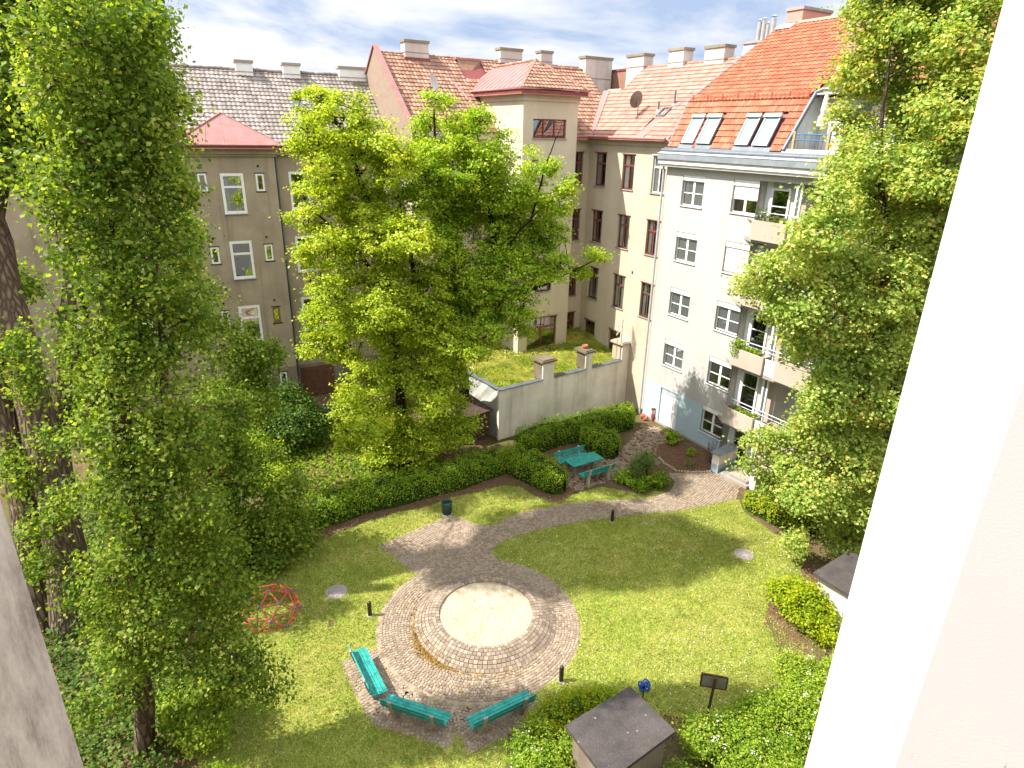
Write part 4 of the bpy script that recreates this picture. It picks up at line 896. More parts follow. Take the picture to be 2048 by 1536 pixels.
for i, z in enumerate((11.05, 8.05, 5.1, 2.05)):   # balconies: chamfered slab, exposed-aggregate planter, rail
    bo = MB().mat('concrete').prism([(2.75, -.005), (3.42, -.42), (9, -.42), (9, .5), (2.75, .5)], z, z+.17).build('balcony', B)
    MB().mat('agg_concrete').box(3.45, 5.25, -.52, -.44, z+.12, z+.97).box(3.45, 5.25, -.02, .03, z+.12, z+.97).box(3.45, 3.52, -.44, -.02, z+.12, z+.97).box(5.18, 5.25, -.44, -.02, z+.12, z+.97).mat('bed_soil').box(3.52, 5.18, -.44, -.02, z+.2, z+.84).build('planter', bo)
    MB().mat('agg_concrete').box(5.9, 7.7, -.52, -.44, z+.12, z+.97).box(5.9, 7.7, -.02, .03, z+.12, z+.97).box(5.9, 5.97, -.44, -.02, z+.12, z+.97).box(7.63, 7.7, -.44, -.02, z+.12, z+.97).mat('bed_soil').box(5.97, 7.63, -.44, -.02, z+.2, z+.84).build('planter', bo)
    MB().mat('white_paint').box(5.28, 5.87, -.40, -.36, z+.17, z+.92).build('panel', bo)
    MB().mat('concrete').slabpts([(2.75, -.01, z+.9), (2.75, .0, z+.97), (3.45, -.45, z+.97), (3.45, -.46, z+.9)], (.05, .05, 0)).mat('zinc_light').tube([(3.5, -.05, z+1.28), (9, -.05, z+1.28)], .028, 6).tube([(3.5, -.05, z+1.1), (9, -.05, z+1.1)], .02, 6).tube([(3.5, -.05, z+.9), (3.5, -.05, z+1.28)], .02, 6).tube([(5.25, -.05, z+.9), (5.25, -.05, z+1.28)], .02, 6).tube([(7.2, -.05, z+.9), (7.2, -.05, z+1.28)], .02, 6).build('railing', bo)
cg = MB().mat('offwhite').box(-2.95, 16, -.34, -.003, 13.96, 14.08).box(-3.0, 16, -.42, -.003, 14.08, 14.3).build('cornice', B)
gg = MB().mat('zinc').box(-3.02, 16, -.5, -.2, 14.302, 14.56).mat('zinc_light')
for i in range(16): gg.slabpts([(-3.02+i*1.15, -.52, 14.57), (-1.9+i*1.15, -.52, 14.57), (-1.9+i*1.15, -.22, 14.66), (-3.02+i*1.15, -.22, 14.66)], (0, 0, .015))
gg.mat('zinc_dark').tube([(-3.0, -.24, 14.72), (16, -.24, 14.72)], .09, 8).mat('zinc').box(-2.9, 16, -.2, .02, 14.65, 14.86).build('gutter', B)
MB().mat('zinc_light').tube([(-2.85, -.2, 14.1), (-2.85, -.12, 13.6), (-2.85, -.12, 0)], .06, 8).build('downpipe', B)
rf = MB().mat('red_dark'); P1, P2 = 61.3, 33.16
deck(rf, -.1, 14.86, P1, [(-2.75, 0), (4.2, 0), (4.35, 2.45), (-2.75, 2.45)], -.05); deck(rf, 1.15, 17.05, P2, [(-2.75, 0), (16, 0), (16, 7.0), (-2.75, 7.0)], -.05)
rf.add([(-2.75, 7.05, 20.85), (16, 7.05, 20.85), (16, 13, 17), (-2.75, 13, 17)], [(0, 1, 2, 3)]).mat('grey_plaster').add([(-2.75, 9, 14), (-2.75, -.1, 14.86), (-2.75, 1.15, 17.05), (-2.75, 7.05, 20.85), (-2.75, 9, 19.6)], [(0, 1, 2, 3, 4)])
SKY = ((-1.88, -1.08), (-.87, -.02), (1.49, 2.24), (2.47, 3.3))
rf.mat('tile_orange'); tiles(rf, -2.78, 4.3, -.1, 14.88, P1, 2.45, .19, .30, lambda s, u: not any(a-.1 < s < b+.1 and u < 1.72 for a, b in SKY) and s < 4.1+u*.06, .04, .05, 0)
tiles(rf, -2.78, 12.5, 1.02, 17.0, P2, 7.0, .235, .335, lambda s, u: not (s > 4.15 and u < .9), .045, .045, 0)
rf.mat('zinc_dark').tube([(-2.8, -.1, 14.9), (-2.8, 1.1, 17.08), (-2.8, 7.05, 20.92)], .05, 6).mat('pale_stone').box(-1.7, 12, 6.95, 7.2, 20.9, 21.02)
rf.mat('zinc_dark').slabpts([rp(-.1, 14.86, P1, s, u, .02) for s, u in ((-2.1, -.02), (3.5, -.02), (3.5, .18), (-2.1, .18))], (0, -.02, .01))
roof = rf.build('roof', B)
sg = MB().mat('bar_red')     # snow guard rail along the kink of the roof
for i in range(8): s = -2.6+i*.95; sg.box(s-.02, s+.02, 1.1, 1.16, 17.05, 17.3).box(s-.02, s+.02, 1.16, 1.35, 17.08, 17.14)
sg.mat('terracotta').tube([(-2.7, 1.1, 17.32), (4.15, 1.1, 17.32)], .016, 5).tube([(-2.7, 1.12, 17.2), (4.15, 1.12, 17.2)], .016, 5).build('snow_guard', roof)
for a, b in SKY:
    f = MB().mat('zinc'); n61 = (0, -.09*math.sin(R(P1)), .09*math.cos(R(P1)))
    for s0, s1, u0, u1 in ((a, a+.07, .2, 1.62), (b-.07, b, .2, 1.62), (a+.07, b-.07, .2, .3), (a+.07, b-.07, 1.5, 1.62)): f.slabpts([rp(-.1, 14.86, P1, s, u, .05) for s, u in ((s0, u0), (s1, u0), (s1, u1), (s0, u1))], n61)
    f.mat('pale_stone').slabpts([rp(-.1, 14.86, P1, s, u, .12) for s, u in ((a-.04, 1.5), (b+.04, 1.5), (b+.04, 1.68), (a-.04, 1.68))], n61).mat('zinc_dark')
    deck(f, -.1, 14.86, P1, [(a, .2), (b, .2), (b, 1.6), (a, 1.6)], .0)
    so_ = f.build('skylight', B); deck(MB().mat('skylight_glass'), -.1, 14.86, P1, [(a+.06, .28), (b-.06, .28), (b-.06, 1.52), (a+.06, 1.52)], .11).build('pane', so_)
te = MB().mat('white_paint').add([(4.3, 1.7, 14.9), (12, 1.7, 14.9), (12, 1.7, 17.2), (4.3, 1.7, 17.2)], [(0, 1, 2, 3)]).mat('zinc_light').add([(4.25, -.05, 14.9), (4.4, 1.7, 14.9), (4.4, 1.7, 17.3), (4.38, 1.1, 17.2)], [(0, 1, 2, 3)]).mat('zinc_dark').tube([(4.18, -.12, 14.95), (4.38, 1.12, 17.22), (4.55, 1.3, 17.34), (12, 1.3, 17.34)], .09, 8).mat('zinc_light').slabpts([(4.5, 1.0, 17.12), (12, 1.0, 17.12), (12, 1.6, 17.25), (4.5, 1.6, 17.25)], (0, 0, .04)).mat('concrete').box(4.2, 12, -.1, 1.75, 14.80, 14.92).mat('zinc_light').slabpts([(4.1, -.22, 14.66), (12, -.22, 14.66), (12, -.05, 15.0), (4.1, -.05, 15.0)], (0, .03, 0)).mat('offwhite').box(5.9, 6.7, 1.66, 1.698, 14.95, 16.9).mat('zinc_dark').box(6.0, 6.6, 1.64, 1.66, 15.0, 16.8)
te.build('roof_terrace', B)
ra = MB().mat('rail_blue').tube([(4.45, .05, 15.58), (12, .05, 15.58)], .03, 6).tube([(4.45, .05, 15.36), (12, .05, 15.36)], .025, 6)
for i in range(5): s = 4.5+i*1.6; ra.mat('pale_wood').box(s-.05, s+.05, .0, .1, 14.95, 15.7)
for i in range(24): s = 4.7+i*.28; ra.mat('zinc_dark').tube([(s, .08, 14.95), (s, .08, 15.56)], .012, 4)
ra.build('railing', B)
chimney(roof, -2.72, -1.75, 7.3, 9.6, 20.0, 21.72, 'concrete', 'chimney_pink'); chimney(roof, 4.1, 6.4, 2.95, 4.6, 17.6, 19.98, 'concrete', 'chimney_pink', None, .09)
MB().mat('zinc_light').slabpts([rp(1.02, 17.0, P2, s, u, .08) for s, u in ((3.95, 2.0), (6.5, 2.0), (6.5, 2.35), (3.95, 2.35))], (0, -.02, .03)).build('flashing', roof); MB().mat('zinc_light').slabpts([rp(1.02, 17.0, P2, s, u, .08) for s, u in ((-2.7, 6.55), (-1.72, 6.55), (-1.72, 7.0), (-2.7, 7.0))], (0, -.02, .03)).build('flashing', roof)
MB().mat('zinc_dark').box(2.6, 3.6, 7.0, 7.8, 20.6, 22.3).mat('zinc_light').box(2.5, 3.7, 6.9, 7.9, 21.0, 21.4).lathe([(.2, 0), (.22, .15), (.1, .3), (.0, .34)], (1.6, 6.6, 20.75), 14).build('roof_vent', roof)
# white flue stack of the neighbour behind the gable
fs = thing('flue_stack', 'whitewashed stack with four steel flue pipes behind the orange roof', 'chimney', FG.w(-6.4, 9.6, 0), FG.rz)
MB().mat('chimney_white').box(-.65, 1.6, -.4, .6, 17.0, 20.55).mat('concrete').box(-.72, 1.66, -.47, .67, 20.55, 20.68).build('stack', fs)
for x, h, r in ((.0, 1.0, .13), (.32, 1.05, .13), (.62, .8, .1), (.98, 1.1, .14)): MB().mat('steel').tube([(x, 0, 20.68), (x, 0, 20.68+h)], r, 10).tube([(x, 0, 20.7+h), (x, 0, 20.78+h)], [.02, .02], 6).lathe([(r*1.4, 20.78+h), (.02, 20.86+h)], (x, 0, 0), 10).build('flue_pipe', fs)
# folded parasol on the terrace
x, y, z = FG.w(5.15, .75); ps = thing('parasol', 'folded white parasol standing on the roof terrace', 'parasol', (x, y, 14.92))
MB().mat('zinc_dark').tube([(0, 0, 0), (0, 0, 1.1)], .025, 6).lathe([(.25, 0), (.24, .06), (.04, .08)], (0, 0, 0), 12).build('pole', ps)
MB().mat('canvas').lathe([(.05, .95), (.19, 1.0), (.17, 1.3), (.10, 1.45), (.13, 1.6), (.06, 2.2), (.02, 2.3)], (0, 0, 0), 9, False).build('canopy', ps)

# ---------------- low outbuilding behind the white garden wall, with a mossy flat roof
FB = Fr((-.63, 31.16), 54)
B = thing('outbuilding', 'low whitewashed outbuilding wall with three capped piers and green mossy flat roof', 'outbuilding', FB.o, FB.rz)
wb = MB().mat('garden_wall'); n = 60
wb.add([(10.9*i/n, .01*math.sin(i*1.3), z) for z in (0, 2.86) for i in range(n+1)], [(i, i+1, n+2+i, n+1+i) for i in range(n)]).box(.02, 10.9, .06, .3, 0, 2.86)
wb.build('wall', B)
rw_ = MB().mat('rough_wall'); m_ = 14
rw_.add([(-.004+.03*math.sin(i*2.1+j*1.7)-(.05 if 3 < j < 6 else 0), 4.4*j/m_, 2.86*i/9) for i in range(10) for j in range(m_+1)], [(i*(m_+1)+j+1, i*(m_+1)+j, (i+1)*(m_+1)+j, (i+1)*(m_+1)+j+1) for i in range(9) for j in range(m_)])
rw_.mat('garden_wall').box(-.07, .05, -.03, .12, 0, 2.85).build('side_wall', B)
cp = MB().mat('zinc_dark')
for a, b in ((-.1, 2.82), (3.62, 5.92), (6.43, 8.78), (9.55, 10.9)): cp.slabpts([(a, -.09, 2.87), (b, -.09, 2.87), (b, .14, 2.93), (a, .14, 2.93)], (0, 0, .035))
cp.slabpts([(-.1, .1, 2.88), (-.1, 4.4, 2.88), (.1, 4.4, 2.92), (.1, .1, 2.92)], (0, 0, .03)).build('coping', B)
for a, b, mt, mc in ((2.83, 3.62, 'garden_wall', 'mossy_stone'), (5.93, 6.43, 'garden_wall', 'mossy_stone'), (8.79, 9.55, 'pale_stone', 'pale_stone')):
    p_ = MB().mat('garden_wall').box(a, b, -.012, .06, 2.5, 3.82).mat(mt if mt != 'garden_wall' else 'mossy_stone').box(a+.01, b-.01, .06, .82, 2.8, 3.82).build('pier', B)
    MB().mat(mc).box(a-.12, b+.12, -.10, .92, 3.821, 3.93).box(a-.04, b+.04, -.02, .84, 3.93, 3.985).build('cap', p_)
mr = MB().mat('moss_roof'); nx_, ny_ = 44, 30
vs = []
for j in range(ny_+1):
    for i in range(nx_+1):
        s = 11.5*i/nx_; t = .25+7.6*j/ny_; rise = max(0, (s-5.5)/5)*max(0, t-1.5)/5*1.15
        vs.append((s+.02, t, 2.80+rise+.05*math.sin(s*1.7+t)+.04*math.sin(t*3.1-s)+random.uniform(-.025, .025)))
mr.add(vs, [(j*(nx_+1)+i, j*(nx_+1)+i+1, (j+1)*(nx_+1)+i+1, (j+1)*(nx_+1)+i) for j in range(ny_) for i in range(nx_)], True); mr.build('moss_roof', B)
mp_ = RNG.random((14000, 2))*[11.3, 7.4]+[.05, .3]; cl = np.sin(mp_[:, 0]*1.9)+np.sin(mp_[:, 1]*2.3+mp_[:, 0])+RNG.normal(size=len(mp_))*.6; mp_ = mp_[(cl > -.3)]
mz = 2.86+np.maximum(0, (mp_[:, 0]-5.5)/5)*np.maximum(0, mp_[:, 1]-1.5)/5*1.15
fr_n = mp_[:, 1]+.5*np.sin(mp_[:, 0]*1.3) < 3.4
for sel, nm_ in ((fr_n, 'leaf_hedge'), (~fr_n, 'grass')):
    tuft = leaf_mesh('roof_grass', np.c_[mp_, mz+RNG.random(len(mz))*.07][sel], RNG.normal(size=(int(sel.sum()), 3))+[0, 0, .8], .12, nm_, B, .22); tuft['kind'] = 'stuff'
MB().mat('zinc_light').tube([(4.9, 1.9, 2.7), (4.9, 1.9, 3.3)], .07, 8).build('vent_pipe', B)
x, y, z = FB.w(6.18, .4); o = MB().mat('terracotta').lathe([(.0, 0), (.12, 0), (.17, .2), (.15, .2), (.10, .05)], (0, 0, 0), 12).build('flower_pot', None, (x, y, 3.99)); tag(o, 'small terracotta pot standing on the middle pier of the white wall', 'flower pot')
x, y, z = FB.w(8.75, .1); an = thing('antenna', 'brown pole with rows of short white rods beside the right wall pier', 'antenna', (x, y, 2.9), FB.rz)
MB().mat('rust_frame').tube([(0, 0, 0), (0, 0, 2.5)], .022, 6).tube([(-.28, .05, .0), (-.28, .05, 2.3)], .016, 6).build('pole', an)
for i in range(4):
    q = MB().mat('white_paint'); zz_ = 1.65+i*.26
    for dx in (-.34, .08):
        for k in range(3): q.tube([(dx-.16, -.05, zz_+k*.055-.04), (dx+.16, .05, zz_+k*.055+.05)], .010, 4)
        q.tube([(dx-.1, 0, zz_-.08), (dx+.12, 0, zz_+.2)], .012, 4)
    q.build('element', an)
# wooden shed leaning on the rough side wall
sh = thing('garden_shed', 'dark brown wooden shed half hidden under the bright tree', 'shed', FB.w(-1.15, 2.2), FB.rz)
q = MB().mat('shed_wood')
for i in range(13): q.box(-.95+i*.145, -.95+i*.145+.135, -1.6, -1.57+random.uniform(0, .01), 0, 1.5+random.uniform(-.02, .02))
for i in range(20): q.box(-.98, -.95+random.uniform(0, .01), -1.57+i*.145, -1.57+i*.145+.135, 0, 1.5)
q.build('plank_wall', sh)
MB().mat('shed_roof').slabpts([(-1.1, -1.8, 1.5), (1.0, -1.8, 1.62), (1.0, 1.5, 1.8), (-1.1, 1.5, 1.66)], (0, 0, .05)).build('roof', sh)

# ---------------- entrance of the grey house
B = thing('entrance_wall', 'short blue and white wall with grey cap beside the entrance slab', 'wall', (10.05, 28.12, 0), R(38))
MB().mat('plinth_blue').box(0, 1.5, -.2, .2, 0, .45).mat('garden_wall').box(0, 1.5, -.2, .2, .45, .98).build('body', B); MB().mat('zinc').box(-.08, 1.58, -.27, .27, .98, 1.05).build('cap', B)
B = thing('entrance_pier', 'small white pier with flat cap at the end of the entrance slab', 'pier', (11.35, 26.5, 0), R(38))
MB().mat('garden_wall').box(0, .9, -.15, .15, 0, .85).build('body', B); MB().mat('pale_stone').box(-.05, .95, -.2, .2, .85, .91).build('cap', B)
st = MB().mat('concrete').prism([(10.2, 27.75), (11.1, 26.5), (14.2, 28.6), (13.0, 30.2)], .01, .16).prism([(10.55, 27.5), (11.15, 26.7), (14.2, 28.75), (13.3, 30.0)], .161, .30)
tag(st.build('entrance_slab'), 'low concrete step and slab before the house entrance', 'step')
x, y, z = FG.w(-1.75, -.12); hy = thing('standpipe', 'rusty red standpipe by the white basement door', 'standpipe', (x, y, 0))
MB().mat('bar_red').tube([(0, 0, 0), (0, 0, .75)], .05, 8).lathe([(.09, .2), (.1, .3), (.09, .4)], (0, 0, 0), 10).build('pipe', hy); MB().mat('rust_frame').box(-.1, .1, -.03, .03, .68, .8).build('head', hy)
for i, (dx, r, lb) in enumerate(((-.1, .15, 'larger orange terracotta pot between hedge end and blue house plinth'), (.22, .11, 'smaller terracotta pot beside the larger one near the blue plinth'))):
    x, y, z = FG.w(-2.2+dx, -.35-.1*i); tag(MB().mat('terracotta').lathe([(0, 0), (r*.7, 0), (r, r*1.6), (r*.88, r*1.6), (r*.6, .04)], (0, 0, 0), 12).build('flower_pot', None, (x, y, .01)), lb, 'flower pot', 'terracotta pots by the basement door')

# ---------------- benches, table, bin, bollards and other furniture
def bench(label, c, d, nn, L=1.95, legm='bench_concrete', group='teal benches round the sand pit', pale=False):
    root = thing('park_bench', label, 'bench', (c[0], c[1], 0), math.atan2(d[1], d[0]), group)
    sgn = 1 if (nn @ np.array([-d[1], d[0]])) > 0 else -1        # side of the backrest
    s_ = MB().mat('teal')
    for i in range(4): y = sgn*(-.19+i*.112); s_.box(-L/2, L/2, y-.049, y+.049, .43+.004*i, .468+.004*i)
    s_.build('seat', root)
    b_ = MB().mat('teal')
    for i in range(2):
        y = sgn*(.245+.035*i); z = .60+i*.15; b_.obox((0, y, z), (L/2, 0, 0), (0, sgn*.016*.97, -.016*.25), (0, sgn*.055*.3, .055))
    b_.build('backrest', root)
    for x in (-L*.33, L*.33):
        w = .055; l_ = MB().mat(legm); P = [(-.20, 0), (.10, 0), (.18, .30), (.26, .42), (.36, .84), (.30, .84), (.22, .428), (-.20, .428), (-.17, .36), (-.14, .3)] if not pale else [(-.22, 0), (-.1, 0), (-.06, .3), (.08, .3), (.12, 0), (.26, 0), (.24, .38), (.36, .84), (.30, .84), (.22, .428), (-.2, .428)]
        n = len(P); vs = [(x-w, sgn*a, z) for a, z in P]+[(x+w, sgn*a, z) for a, z in P]
        l_.add(vs, [tuple(range(n-1, -1, -1)), tuple(range(n, 2*n))]+[(i, (i+1) % n, n+(i+1) % n, n+i) for i in range(n)]); l_.build('leg', root)
    return root
for (c, d, nn), lb in zip(BEN, ('teal slatted bench left of the sand pit, its back turned to the climbing dome', 'middle teal bench south of the sand pit with dappled shade on its slats', 'teal bench nearest the dark slab roof and yellowish bush')): bench(lb, c, d, nn)
ft = np.array([math.sin(R(59)), math.cos(R(59))]); fn = np.array([ft[1], -ft[0]]); TC = np.array([3.57, 27.8])
tb = thing('picnic_table', 'teal wooden table standing in the paved hedge niche', 'table', (*TC, 0), math.atan2(ft[1], ft[0]))
t_ = MB().mat('teal')
for i in range(5): y = -.33+i*.165; t_.box(-.9, .9, y-.078, y+.078, .70, .742)
t_.build('tabletop', tb)
for x in (-.55, .55): MB().mat('bench_concrete').box(x-.05, x+.05, -.3, .3, .62, .698).box(x-.05, x+.05, -.09, .09, .05, .62).box(x-.05, x+.05, -.28, .28, 0, .06).build('leg', tb)
bench('teal bench on the near side of the picnic table', TC+fn*.88+ft*.1, ft, fn, 1.8, 'pale_stone', 'benches at the picnic table', True)
bench('teal bench behind the picnic table against the hedge', TC-fn*.82-ft*.1, ft, -fn, 1.8, 'pale_stone', 'benches at the picnic table', True)
p = gr(894, 1028); bn = thing('litter_bin', 'round dark green litter bin at the tip of the paving', 'litter bin', p)
MB().mat('bin_green').lathe([(.05, .06), (.21, .06), (.225, .45), (.235, .62), (.215, .64), (.19, .60), (.18, .2)], (0, 0, 0), 18).build('drum', bn); MB().mat('concrete').lathe([(0, .05), (.24, .05), (.25, 0)], (0, 0, 0), 16).build('base', bn); MB().mat('interior').lathe([(0, .5), (.18, .5)], (0, 0, 0), 16).build('liner', bn)
BP = None
for u, v, lb in ((740, 1231, 'short black bollard on the left lawn beside the paving edge'), (1122, 1362, 'short black bollard right of the sand pit above the yellow bush'), (1224, 1043, 'short black bollard along the curving path')):
    p = gr(u, v)
    if BP is None:
        BP = thing('bollard', lb, 'bollard', p, 0, 'black garden bollards'); MB().mat('black_metal').tube([(0, 0, 0), (0, 0, .40)], .07, 14).lathe([(.062, .40), (.062, .42), (.072, .43), (.072, .52), (.05, .575), (0, .59)], (0, 0, 0), 14).build('post', BP); MB().mat('concrete').lathe([(0, .03), (.12, .03), (.13, 0)], (0, 0, 0), 14).build('footing', BP)
    else: o = copy_tree(BP); o.location = p; o['label'] = lb
MP = None
for (x, y), lb in (((-6.13, 18.71), 'round stone manhole cover in the grass left of the sand pit'), ((9.36, 21.45), 'round grey manhole cover in the right part of the lawn')):
    if MP is None:
        MP = thing('manhole_cover', lb, 'manhole cover', (x, y, 0), 0, 'manhole covers in the lawn'); MB().mat('concrete').lathe([(.29, .03), (.37, .035), (.39, 0)], (0, 0, 0), 28).build('rim', MP); MB().mat('manhole').lathe([(0, .032), (.28, .034), (.29, .02)], (0, 0, 0), 28).build('lid', MP)
    else: o = copy_tree(MP); o.location = (x, y, 0); o['label'] = lb
# climbing dome of red bars and blue joints
dm = thing('climbing_dome', 'red bar climbing dome with blue joints on the left lawn', 'climbing frame', (-8.02, 17.55, 0), R(20))
J = [];
for n, r, z, o in ((6, .95, 0, 0), (6, .90, .38, .5), (6, .60, .75, 0), (1, 0, .93, 0)): J.append([np.array([r*math.cos(2*math.pi*(i+o)/n), r*math.sin(2*math.pi*(i+o)/n), z+.02]) for i in range(n)])
E_ = []
for i in range(6):
    j = (i+1) % 6
    E_ += [(J[0][i], J[0][j]), (J[1][i], J[1][j]), (J[2][i], J[2][j]), (J[0][i], J[1][i]), (J[0][j], J[1][i]), (J[1][i], J[2][j]), (J[1][i], J[2][i]), (J[2][i], J[3][0])]
for a, b in E_: MB().mat('bar_red').tube([a, b], .024, 6).build('bar', dm)
for r in J:
    for p in r: MB().mat('bar_blue').lathe([(0, -.05), (.045, -.035), (.055, 0), (.045, .035), (0, .05)], p, 8).build('joint', dm)
# dark slab roofs of the two brick bin houses
def hut(label, cs, z, wm_, ins=.16):
    c = np.mean(cs, 0); root = thing('bin_house', label, 'bin house', (*c, 0), 0, 'flat roofed bin houses'); q = [(x-c[0], y-c[1]) for x, y in cs]
    MB().mat('slab_dark').prism(q, z-.11, z).build('roof', root); k_ = [(x*(1-ins), y*(1-ins)) for x, y in q]
    MB().mat(wm_).prism(k_, 0, z-.11).build('wall', root); return root
hut('dark slab roofed bin house among the bushes in front', [(2.36, 10.30), (4.20, 11.66), (3.30, 13.02), (1.50, 11.76)], 1.85, 'old_base')
hut('pale walled bin house with dark slab roof behind the round shrub', [(11.3, 16.6), (13.2, 17.9), (12.2, 19.4), (10.35, 18.1)], 1.75, 'garden_wall')
# notice board on a post, seen from behind
p = gr(1409, 1456); sn = thing('notice_board', 'framed notice board on a leaning brown post, seen from behind', 'sign', p, R(-12))
MB().mat('wood_post').obox((.03, 0, .93), (.032, 0, 0), (0, .032, 0), (.03, 0, .93)).build('post', sn)
MB().mat('sign_back').box(-.27, .36, .05, .08, 1.47, 1.84).build('panel', sn); MB().mat('wood_post').box(-.31, .40, .045, .095, 1.43, 1.47).box(-.31, .40, .045, .095, 1.84, 1.88).box(-.31, -.27, .045, .095, 1.47, 1.84).box(.36, .40, .045, .095, 1.47, 1.84).build('frame', sn)
# blue hose hung on a stake
p = gr(1285, 1400); hs_ = thing('garden_hose', 'bright blue coiled hose hanging behind the dark slab roof', 'hose', (p[0], p[1], 0))
hp = [((.14+.03*math.sin(2.3*t))*math.cos(t)+.04*math.sin(.7*t), .1*math.sin(1.3*t), .55+(.13+.03*math.cos(3.1*t))*math.sin(t)+.03*math.sin(.9*t)) for t in np.linspace(0, 12*math.pi, 110)]; MB().mat('hose_blue').tube(hp, .02, 6).build('coil', hs_); MB().mat('wood_post').tube([(0, 0, 0), (0, 0, .6)], .02, 6).build('stake', hs_)
# rear fence with a dark seat behind it
fe = thing('picket_fence', 'grey picket fence with dark rails below the tenement', 'fence', (-10.9, 32.9, 0), R(12))
q = MB().mat('zinc')
for i in range(22): q.box(-1.2+i*.12, -1.2+i*.12+.06, -.012, .012, .05, 1.05)
q.build('pickets', fe); MB().mat('zinc_dark').box(-1.25, 1.5, -.04, -.014, .25, .32).box(-1.25, 1.5, -.04, -.014, .8, .87).build('rail', fe)
for x in (-1.25, .1, 1.45): MB().mat('zinc_dark').box(x-.04, x+.04, -.05, .03, 0, 1.15).build('post', fe)
bk = thing('slatted_bench', 'black slatted seat in the shade before the grey picket fence', 'bench', (-10.9, 32.0, 0), R(12))
q = MB().mat('black_metal')
for i in range(4): q.box(-.8, .8, -.2+i*.12, -.1+i*.12, .42, .45)
q.build('seat', bk); MB().mat('black_metal').box(-.8, .8, .3, .33, .6, .68).box(-.8, .8, .3, .33, .75, .83).build('backrest', bk)
for x in (-.65, .65): MB().mat('black_metal').box(x-.03, x+.03, -.2, -.14, 0, .42).box(x-.03, x+.03, .26, .32, 0, .85).build('leg', bk)

# ---------------- our own house: the two wall edges beside the open window
def own(name, label, cat, poly, z0, z1, mats):
    root = thing(name, label, cat, (poly[0][0], poly[0][1], z0)); n = len(poly)
    for i, mm in enumerate(mats):
        a, b = poly[i], poly[(i+1) % n]
    mb = MB()
    for i in range(n):
        a, b = np.array(poly[i]), np.array(poly[(i+1) % n]); mb.mat(mats[i]); o = np.array(poly[0])
        mb.add([(*(a-o), 0), (*(b-o), 0), (*(b-o), z1-z0), (*(a-o), z1-z0)], [(0, 1, 2, 3)])
    mb.mat(mats[0]); o = np.array(poly[0]); mb.add([(*(np.array(p)-o), z1-z0) for p in poly], [tuple(range(n))]); mb.build('plaster', root)
a1, a2 = R(-42.6), R(33.0); EL = (1.9*math.sin(a1), 1.9*math.cos(a1)); ER = (2.25*math.sin(a2), 2.25*math.cos(a2))
own('house_wall', 'stained grey plaster wall edge at the lower left beside the viewpoint', 'wall', [EL, (-1.34, .4), (-2.6, -.4), (-2.6, -5), (-16, -5), (-16, EL[1])], 0.0, 14.75, ['near_stained']*6)
own('house_wall', 'sunlit white plaster wall edge along the right beside the viewpoint', 'wall', [ER, (1.25, 1.48), (2.4, .75), (3.4, -.4), (3.4, -5), (17, -5), (17, ER[1])], 0.0, 20.0, ['near_white', 'near_pink', 'near_pink', 'near_pink', 'near_white', 'near_white', 'near_white'])

# ================================================================== HEDGES, SHRUBS, TREES
hedge('hedge', 'long trimmed hedge in front of the meadow and bright tree', [(-10.4, 20.9), (-8.6, 22.6), (-6.4, 24.2), (-4.2, 25.4), (-2.2, 26.6), (-.3, 28.1)], 1.35, 1.3)
hedge('hedge', 'short rounded hedge arm jutting out left of the picnic table', [(-.4, 28.5), (.5, 27.7), (2.5, 25.8)], 1.5, 1.3)
hedge('hedge', 'trimmed hedge at the foot of the white garden wall', [(.3, 29.6), (2.2, 30.9), (4.4, 32.1), (6.9, 33.5)], 1.35, 1.4)
hedge('hedge', 'short rounded hedge arm right of the picnic table', [(3.9, 31.2), (4.6, 30.3), (5.4, 29.3)], 1.5, 1.3)
hedge('hedge', 'low yellowish hedge by the entrance under the right tree', [(10.7, 25.4), (11.5, 24.3), (12.6, 23.0)], 1.4, .85, 'leaf_yellow', .07, 320)
def rnd_blobs(c, rx, ry, h, n, r): return [(c[0]+random.uniform(-rx, rx), c[1]+random.uniform(-ry, ry), random.uniform(.35, 1)*h, r*random.uniform(.8, 1.2)) for _ in range(n)]
shrub('shrub', 'round bright green shrub in front of the pale bin house', 'shrub', [(9.95, 18.1, .6, .62), (10.15, 17.4, .7, .65), (10.5, 16.8, .55, .55), (9.85, 18.8, .5, .5), (10.1, 17.7, 1.05, .55)], 'leaf_yellow', .085, 75, 10, .11)
shrub('shrub', 'bright yellow green bush hugging the dark slab roof', 'shrub', [(1.0, 13.05, .45, .42), (1.45, 13.3, .5, .45), (1.95, 13.6, .5, .45), (2.5, 13.85, .45, .42), (3.0, 13.75, .4, .38)], 'leaf_yellow', .06, 120, 9, .07)
shrub('shrub', 'dark green bush with few white blossoms left of the dark slab roof', 'shrub', [(.75, 12.2, .55, .6), (1.05, 11.5, .6, .62), (1.4, 10.9, .55, .6), (1.6, 12.1, .7, .45), (.55, 11.6, .4, .45)], 'leaf_flower', .06, 110, 9, .08, .5, None, .04)
FLB = []
for i in range(42):
    f = random.random(); base = np.array([4.35, 11.75])*(1-f)+np.array([9.9, 15.75])*f; off = random.random()**.7*2.6; FLB.append((base[0]+off*.62, base[1]-off*.78, .55+.35*random.random(), .55+.2*random.random()))
shrub('flowering_shrub', 'wide white flowering shrub bank at the lower right', 'shrub', FLB, 'leaf_flower', .062, 95, 9, .09, .66, None, .05)
shrub('shrub', 'small green bush between dark slab roof and flowering bank', 'shrub', [(3.9, 10.9, .5, .5), (4.4, 11.3, .5, .5), (4.1, 10.4, .45, .5)], 'leaf_flower', .06, 100, 9, .08, .5, None, .05)
